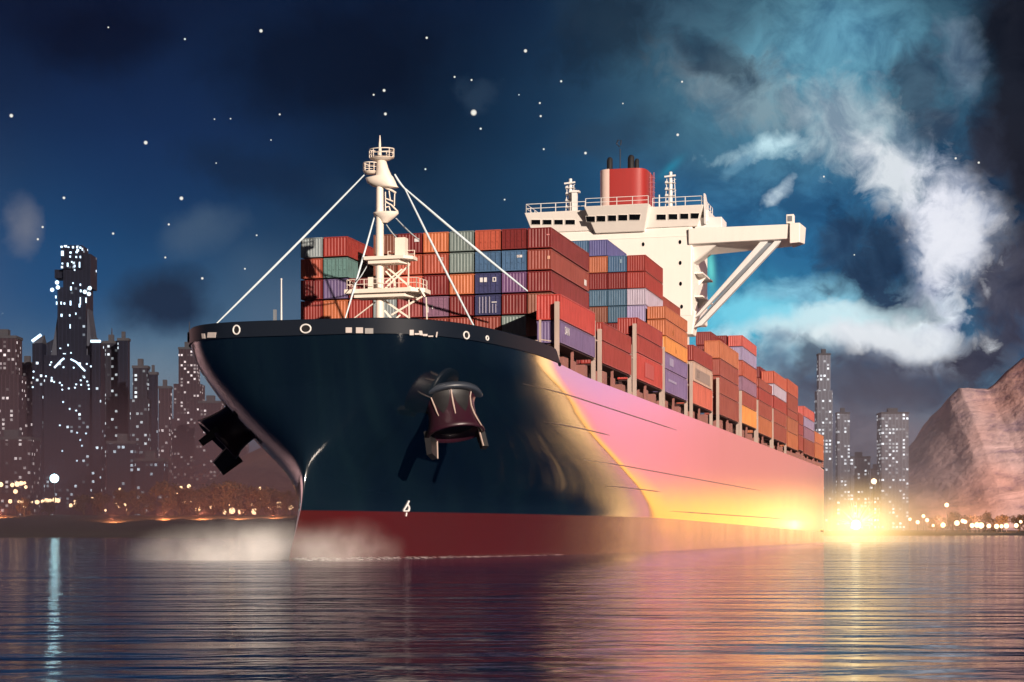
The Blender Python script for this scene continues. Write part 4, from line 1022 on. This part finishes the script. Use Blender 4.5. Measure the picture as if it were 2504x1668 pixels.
# ------------------------------------------------------------------ mist and foam at the bow
def mist(name, c, sx, sy, sz, dens, sc, col):
    m, t, out = mat(name+'_vol')
    tc = t.new('ShaderNodeTexCoord').outputs['Object']
    d = t.vmath('LENGTH', tc).outputs[1]
    f = t.math('POWER', t.math('SUBTRACT', 1.0, d, clamp=True), 1.7)
    wp_ = t.vmath('MULTIPLY', tc, (sx,sy,sz)).outputs[0]
    n = t.noise(wp_, sc, 4, .6)
    n = t.new('ShaderNodeMapRange', {'Value':n, 'From Min':.34, 'From Max':.74}).outputs[0]
    de = t.math('MULTIPLY', t.math('MULTIPLY', f, n), dens)
    v = t.new('ShaderNodeVolumePrincipled', {'Color':(*col,1), 'Density':de, 'Anisotropy':-.5}); t.l.new(v.outputs[0], out.inputs['Volume'])
    q = MB(); q.ball((0,0,0), 1.0, 20, 12); o = q.obj(name, m, None, c); o.scale = (sx,sy,sz); tag(o, kind='stuff'); return o
mist('mist', (-25,173,.4), 13, 9, 4.2, .32, .22, (.98,.95,.93))
mist('mist', (-15.0,166.0,.6), 6.0, 3.2, 4.0, .26, .34, (.95,.88,.85))
def bank(name, x0, x1, y0, y1, z1, dens, colr, lab):
    m, t, out = mat(name+'_vol')
    sx = t.new('ShaderNodeSeparateXYZ', {0:t.new('ShaderNodeTexCoord').outputs['Object']}).outputs
    def edge(v): return t.new('ShaderNodeMapRange', {'Value':t.math('ABSOLUTE', v), 'From Min':1.0, 'From Max':.55}, interpolation_type='SMOOTHSTEP').outputs[0]
    f = t.math('MULTIPLY', t.math('MULTIPLY', edge(sx[0]), edge(sx[1])), t.math('POWER', t.math('SUBTRACT', 1.0, sx[2], clamp=True), 1.6))
    v = t.new('ShaderNodeVolumePrincipled', {'Color':(*colr,1), 'Density':t.math('MULTIPLY', f, dens)}); t.l.new(v.outputs[0], out.inputs['Volume'])
    q = MB(); q.box(-1, 1, -1, 1, 0, 1); o = q.obj(name, m, None, ((x0+x1)/2, (y0+y1)/2, -1)); o.scale = ((x1-x0)/2, (y1-y0)/2, z1); tag(o, kind='stuff')
bank('mist', -1050, 200, 960, 2150, 135, .0058, (.20,.135,.18), '')
bank('mist', 200, 570, 1900, 2560, 300, .0034, (.40,.37,.45), '')
fo = MB(); rows = []
for side in (-1, 1):
    ptsA = []
    for i in range(60):
        s = -7.6+i*.9; ptsA.append((side*half(s, 0), s))
    rows = [[(side*(abs(x)-.2), s, .0) for x, s in ptsA], [(side*(abs(x)+.12), s-.05, .30*max(.1,1-i/52)+.10*mnoise.noise(Vector((s,1,0)))) for i, (x, s) in enumerate(ptsA)], [(side*(abs(x)+.55+.12*mnoise.noise(Vector((s*.9,side,3)))), s-.3, .16*max(.1,1-i/52)) for i, (x, s) in enumerate(ptsA)], [(side*(abs(x)+1.25+.4*mnoise.noise(Vector((s*.7,side,0)))), s-.6, -.02) for i, (x, s) in enumerate(ptsA)]]
    fo.grid([[tuple(world(*p)) for p in r] for r in rows])
m, t, out = mat('foam')
n1 = t.noise(t.new('ShaderNodeTexCoord').outputs['Object'], 1.2, 5, .65)
b = t.new('ShaderNodeBsdfPrincipled', {'Base Color':(.75,.74,.74,1), 'Roughness':.8}); tr = t.new('ShaderNodeBsdfTransparent')
mx = t.new('ShaderNodeMixShader', {0:t.new('ShaderNodeMapRange', {'Value':n1, 'From Min':.46, 'From Max':.62}).outputs[0], 1:tr.outputs[0], 2:b.outputs[0]}); t.l.new(mx.outputs[0], out.inputs[0])
tag(fo.obj('foam', m, fix=False), kind='stuff')

# ------------------------------------------------------------------ haze
HAZE = 0.000007
m, t, out = mat('haze_volume')
v = t.new('ShaderNodeVolumePrincipled', {'Color':(.40,.52,1.0,1), 'Density':HAZE, 'Anisotropy':0.0}); t.l.new(v.outputs[0], out.inputs['Volume'])
q = MB(); q.box(-5200, 5200, -300, 5200, -8, 345); tag(q.obj('haze', m), kind='stuff')

# ------------------------------------------------------------------ sky
w = bpy.data.worlds.new('World'); scene.world = w; w.use_nodes = True; w.node_tree.nodes.clear()
t = NT(w.node_tree); wo = t.new('ShaderNodeOutputWorld')
dirv = t.new('ShaderNodeTexCoord').outputs['Generated']
sx = t.new('ShaderNodeSeparateXYZ', {0:dirv}).outputs
DEG = 180/math.pi
az = t.math('MULTIPLY', t.math('ARCTAN2', sx[0], sx[1]), DEG); el = t.math('MULTIPLY', t.math('ARCSINE', sx[2]), DEG)
ae0 = t.new('ShaderNodeCombineXYZ', {0:az, 1:el, 2:0.0}).outputs[0]
nz = t.new('ShaderNodeTexNoise', {'Vector':ae0, 'Scale':.35, 'Detail':5.0, 'Roughness':.55}); 
wv = t.vmath('SUBTRACT', nz.outputs['Color'], (.5,.5,.5)).outputs[0]
ae = t.vmath('ADD', ae0, t.vmath('MULTIPLY', wv, (2.2,1.6,0)).outputs[0]).outputs[0]
fine = t.noise(ae0, 1.1, 10, .62, .5)
def pa(x, y):
    a = math.atan((x-PCX)/FOC); return math.degrees(a), math.degrees(math.atan((PHY-y)/FOC*math.cos(a)))
PXD = math.degrees(1/FOC)
base = t.ramp(t.new('ShaderNodeMapRange', {'Value':el, 'From Min':0.0, 'From Max':20.0}).outputs[0],
    [(0.0,lin((92,106,122))),(.16,lin((92,114,132))),(.30,lin((56,98,128))),(.46,lin((31,68,98))),(.62,lin((20,45,74))),(.85,lin((12,27,56))),(1.0,lin((8,16,40)))])
away = t.new('ShaderNodeMapRange', {'Value':sx[1], 'From Min':.93, 'From Max':.1}).outputs[0]
base = t.mix(away, base, t.ramp(t.new('ShaderNodeMapRange', {'Value':el, 'From Min':0.0, 'From Max':50.0}).outputs[0], [(0.0,lin((24,34,50))),(.3,lin((12,22,46))),(1.0,lin((5,9,24)))]))
col = base
def blob(px, py, rx, ry, c, st_, rot=0, cloud=0, raw=False, soft=1.0):
    global col
    a, e = pa(px, py)
    mp = t.new('ShaderNodeMapping', {'Vector':ae0 if raw else ae, 'Location':(a,e,0), 'Rotation':(0,0,R(rot)), 'Scale':(rx*PXD, ry*PXD, 1)}, vector_type='TEXTURE').outputs[0]
    mp = t.vmath('MULTIPLY', mp, (1,1,0)).outputs[0]
    d = t.vmath('DOT_PRODUCT', mp, mp).outputs[1]
    g = t.math('EXPONENT', t.math('MULTIPLY', d, -1.0))
    if cloud:
        g = t.new('ShaderNodeMapRange', {'Value':t.math('MULTIPLY_ADD', t.math('SUBTRACT', fine, .5), cloud, g), 'From Min':.32, 'From Max':.32+.5*soft}).outputs[0]
    col = t.mix(t.math('MULTIPLY', g, st_), col, c if isinstance(c, bpy.types.NodeSocket) else (lin(c) if max(c) > 4 else c))
# broad tones
blob(1060,300,380,300,(4,11,27),.85)
blob(120,40,420,220,(9,12,34),.7)
blob(330,420,420,260,(20,44,92),.55)
blob(120,700,330,220,(27,74,122),.75)
blob(1750,560,520,320,(36,92,140),.75)
blob(1500,160,260,200,(18,44,74),.6)
blob(1660,330,170,90,(20,44,74),.7,-25,1.0)
blob(1250,560,360,200,(24,50,74),.5)
blob(400,950,360,130,(116,138,154),.85)
blob(700,760,170,130,(84,104,128),.6)
blob(60,1000,260,120,(84,90,112),.5)
blob(1900,580,330,230,(38,104,150),.85,raw=True)
# pale teal veil top right
blob(1960,180,330,230,(104,160,180),.9)
blob(1830,220,260,90,(150,160,164),.5,-25,1.2)
blob(2080,80,170,120,(110,176,204),.6)
blob(1640,60,300,110,(58,84,104),.5,0,1.0)
blob(1480,80,180,110,(12,26,46),.6,20,1.1)
blob(1760,140,160,50,(34,60,82),.7,-30,1.4)
blob(2230,210,80,120,(62,78,98),.7,-20,1.4)
# the bright arc of cloud
blob(1900,356,150,30,(196,230,240),.95,4,1.5,soft=1.5)
blob(2110,330,190,120,(176,196,206),.85,-35,1.1)
blob(2180,430,130,80,(222,228,234),.95,-50,1.2)
blob(2330,570,130,180,(232,234,246),.98,20,1.2)
blob(2260,760,110,90,(228,230,246),.9,0,1.2)
blob(1890,455,52,24,(214,232,240),.95,32,1.5,soft=1.4)
blob(1790,392,60,16,(110,160,186),.7,30,.9)
# cyan glow low behind the wing
blob(1790,790,190,90,(96,206,236),.9)
blob(1980,740,260,70,(150,214,236),.75,8,.8)
blob(2080,800,300,62,(232,246,250),.98,10,1.1)
blob(2260,850,250,66,(214,222,234),.9,-6,1.2)
blob(1930,880,170,60,(150,190,208),.7,0,1.2)
# dark clouds
blob(2130,660,130,150,(40,66,94),1.0,20,1.3)
blob(2060,600,70,60,(50,84,116),.9,0,1.4)
blob(2250,740,60,40,(90,112,134),.6,-35,1.4)
blob(2130,930,220,95,(60,78,102),1.0,0,1.2)
blob(1990,880,60,50,(64,88,110),.8,0,1.3)
blob(2090,1080,300,80,(118,114,130),.8,0,.5)
blob(2390,880,120,80,(52,56,74),1.0,0,1.3)
blob(2470,700,100,180,(78,78,94),.95,0,1.1)
blob(2440,380,90,150,(56,58,74),.9,0,1.0)
blob(2520,200,150,520,(28,30,40),.95,0,.6)
blob(2350,150,60,120,(120,140,160),.5,0,1.2)
blob(2280,300,70,60,(74,86,104),.6,0,1.0)
# broken grey texture through the whole cloud field on the right
brk = t.noise(ae0, .55, 9, .62, .6)
bm_ = t.math('MULTIPLY', t.new('ShaderNodeMapRange', {'Value':brk, 'From Min':.42, 'From Max':.62}).outputs[0], t.new('ShaderNodeMapRange', {'Value':az, 'From Min':2.0, 'From Max':8.0}).outputs[0])
col = t.mix(t.math('MULTIPLY', bm_, .7), col, t.mix(1.0, col, (.30,.38,.50), 'MULTIPLY'))
blob(1960,790,250,38,(206,238,246),.95,6,1.1)
blob(2190,822,190,44,(236,242,248),1.0,-4,1.2)
blob(1830,770,150,46,(120,214,238),.8,0,.7)
blob(2330,590,90,120,(236,238,246),.8,15,1.5)
# left clouds
blob(400,735,135,95,(30,46,70),1.0,0,.3,soft=1.1)
blob(820,150,340,150,(5,11,28),.6,10,.5)
blob(240,90,200,110,(6,10,28),.6,0,.6)
blob(620,420,240,70,(18,36,62),.6,-15,.8)
blob(1480,330,160,60,(40,62,84),.5,10,.8)
blob(490,570,120,70,(92,112,132),.6,20,.45,soft=2.2)
blob(45,540,55,80,(128,130,142),.75,0,.5,soft=2)
blob(1170,245,60,50,(46,66,88),.5,0,1.2)
blob(900,470,150,40,(34,58,84),.4,0,1.0)
blob(1640,410,34,10,(40,140,170),.6,40,0,raw=True)
blob(1738,655,10,46,(120,236,226),.75,4,0,raw=True)
# sunset glow added in unseen sky at right, mirrored by hull and water
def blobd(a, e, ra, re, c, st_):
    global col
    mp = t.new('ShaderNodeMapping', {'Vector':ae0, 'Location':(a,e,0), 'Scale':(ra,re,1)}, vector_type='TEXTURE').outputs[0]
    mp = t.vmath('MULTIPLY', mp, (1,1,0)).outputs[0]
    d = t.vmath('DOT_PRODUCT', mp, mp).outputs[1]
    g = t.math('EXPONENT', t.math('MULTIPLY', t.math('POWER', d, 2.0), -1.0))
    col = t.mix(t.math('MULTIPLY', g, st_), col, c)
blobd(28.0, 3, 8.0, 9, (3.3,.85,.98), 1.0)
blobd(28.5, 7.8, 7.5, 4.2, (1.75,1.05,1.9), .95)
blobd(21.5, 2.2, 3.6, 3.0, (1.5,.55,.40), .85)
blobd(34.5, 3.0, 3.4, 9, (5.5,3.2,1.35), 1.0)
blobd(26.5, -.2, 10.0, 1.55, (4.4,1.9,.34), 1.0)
blobd(-40, 5, 16, 12, (3.0,1.7,1.65), .95)  # pink glow added in unseen sky at left for the bow's bright rim
# stars
STARS = [(1089,259,6.5),(335,328,4.6),(26,266,4.4),(886,262,3.8),(883,208,3.8),(600,71,4.2),(1208,117,4.2),(1346,352,3.6),(1558,310,3.6),(1568,188,2.8),(425,90,2.8),(249,63,2.4),(981,87,3.2),(1045,177,2.8),(1084,184,2.8),(859,218,2.8),(643,263,2.8),(530,273,2.2),(493,274,2.2),(623,322,2.2),(497,375,2.2),(147,455,3.6),(417,456,4.6),(98,522,3),(87,550,3),(260,537,3.2),(388,516,3),(590,541,2.6),(563,618,2.6),(1105,296,3),(1241,237,2.8),(1243,267,3),(1290,187,3),(1250,343,2.8),(978,389,2.8),(1160,459,2.6),(1432,238,2.2),(1193,218,2),(380,592,2.8),(465,640,3.4),(2197,364,3),(2250,374,3),(1894,406,2.6),(1964,586,2.2)]
md = None
for x, y, r_ in STARS:
    x *= 1.0637; y *= 1.0637; r_ *= 1.0637
    v = Vector(((x-PCX)/FOC, 1, (PHY-y)/FOC)).normalized()
    d = t.math('DIVIDE', t.vmath('DISTANCE', dirv, tuple(v)).outputs[1], r_/FOC*(.62+.06*r_))
    md = d if md is None else t.math('MINIMUM', md, d)
sf = t.new('ShaderNodeMapRange', {'Value':md, 'From Min':1.15, 'From Max':.6}).outputs[0]
col = t.mix(sf, col, (.90,.88,.80))
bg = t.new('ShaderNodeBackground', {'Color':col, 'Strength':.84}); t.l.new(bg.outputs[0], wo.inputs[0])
w.cycles.sampling_method = 'MANUAL'; w.cycles.sample_map_resolution = 1024

# ------------------------------------------------------------------ sun, camera, view
sun = bpy.data.lights.new('sun', 'SUN'); sun.energy = 5.0; sun.angle = R(.6); sun.color = (1.0,.84,.70)
so = bpy.data.objects.new('sun', sun); COL.objects.link(so)
ts = Vector((.43,-.86,.24)).normalized(); so.rotation_euler = ts.to_track_quat('Z', 'Y').to_euler()
cam = bpy.data.cameras.new('camera'); cam.lens = 36*FOC/2504; cam.sensor_width = 36; cam.shift_y = (PHY-834)/2504
cam.clip_end = 20000; cam.clip_start = .5
co = bpy.data.objects.new('camera', cam); COL.objects.link(co); co.location = (0,0,EYE); co.rotation_euler = (R(90),0,0)
scene.camera = co
vs = scene.view_settings; vs.view_transform = 'Standard'; vs.look = 'None'; vs.exposure = 0.25; vs.gamma = 1.0
scene.cycles.use_denoising = True
scene.cycles.max_bounces = 8; scene.cycles.volume_bounces = 0; scene.cycles.volume_step_rate = 2.5; scene.cycles.volume_max_steps = 96
scene.cycles.sample_clamp_indirect = 6.0
print('containers', NCONT)
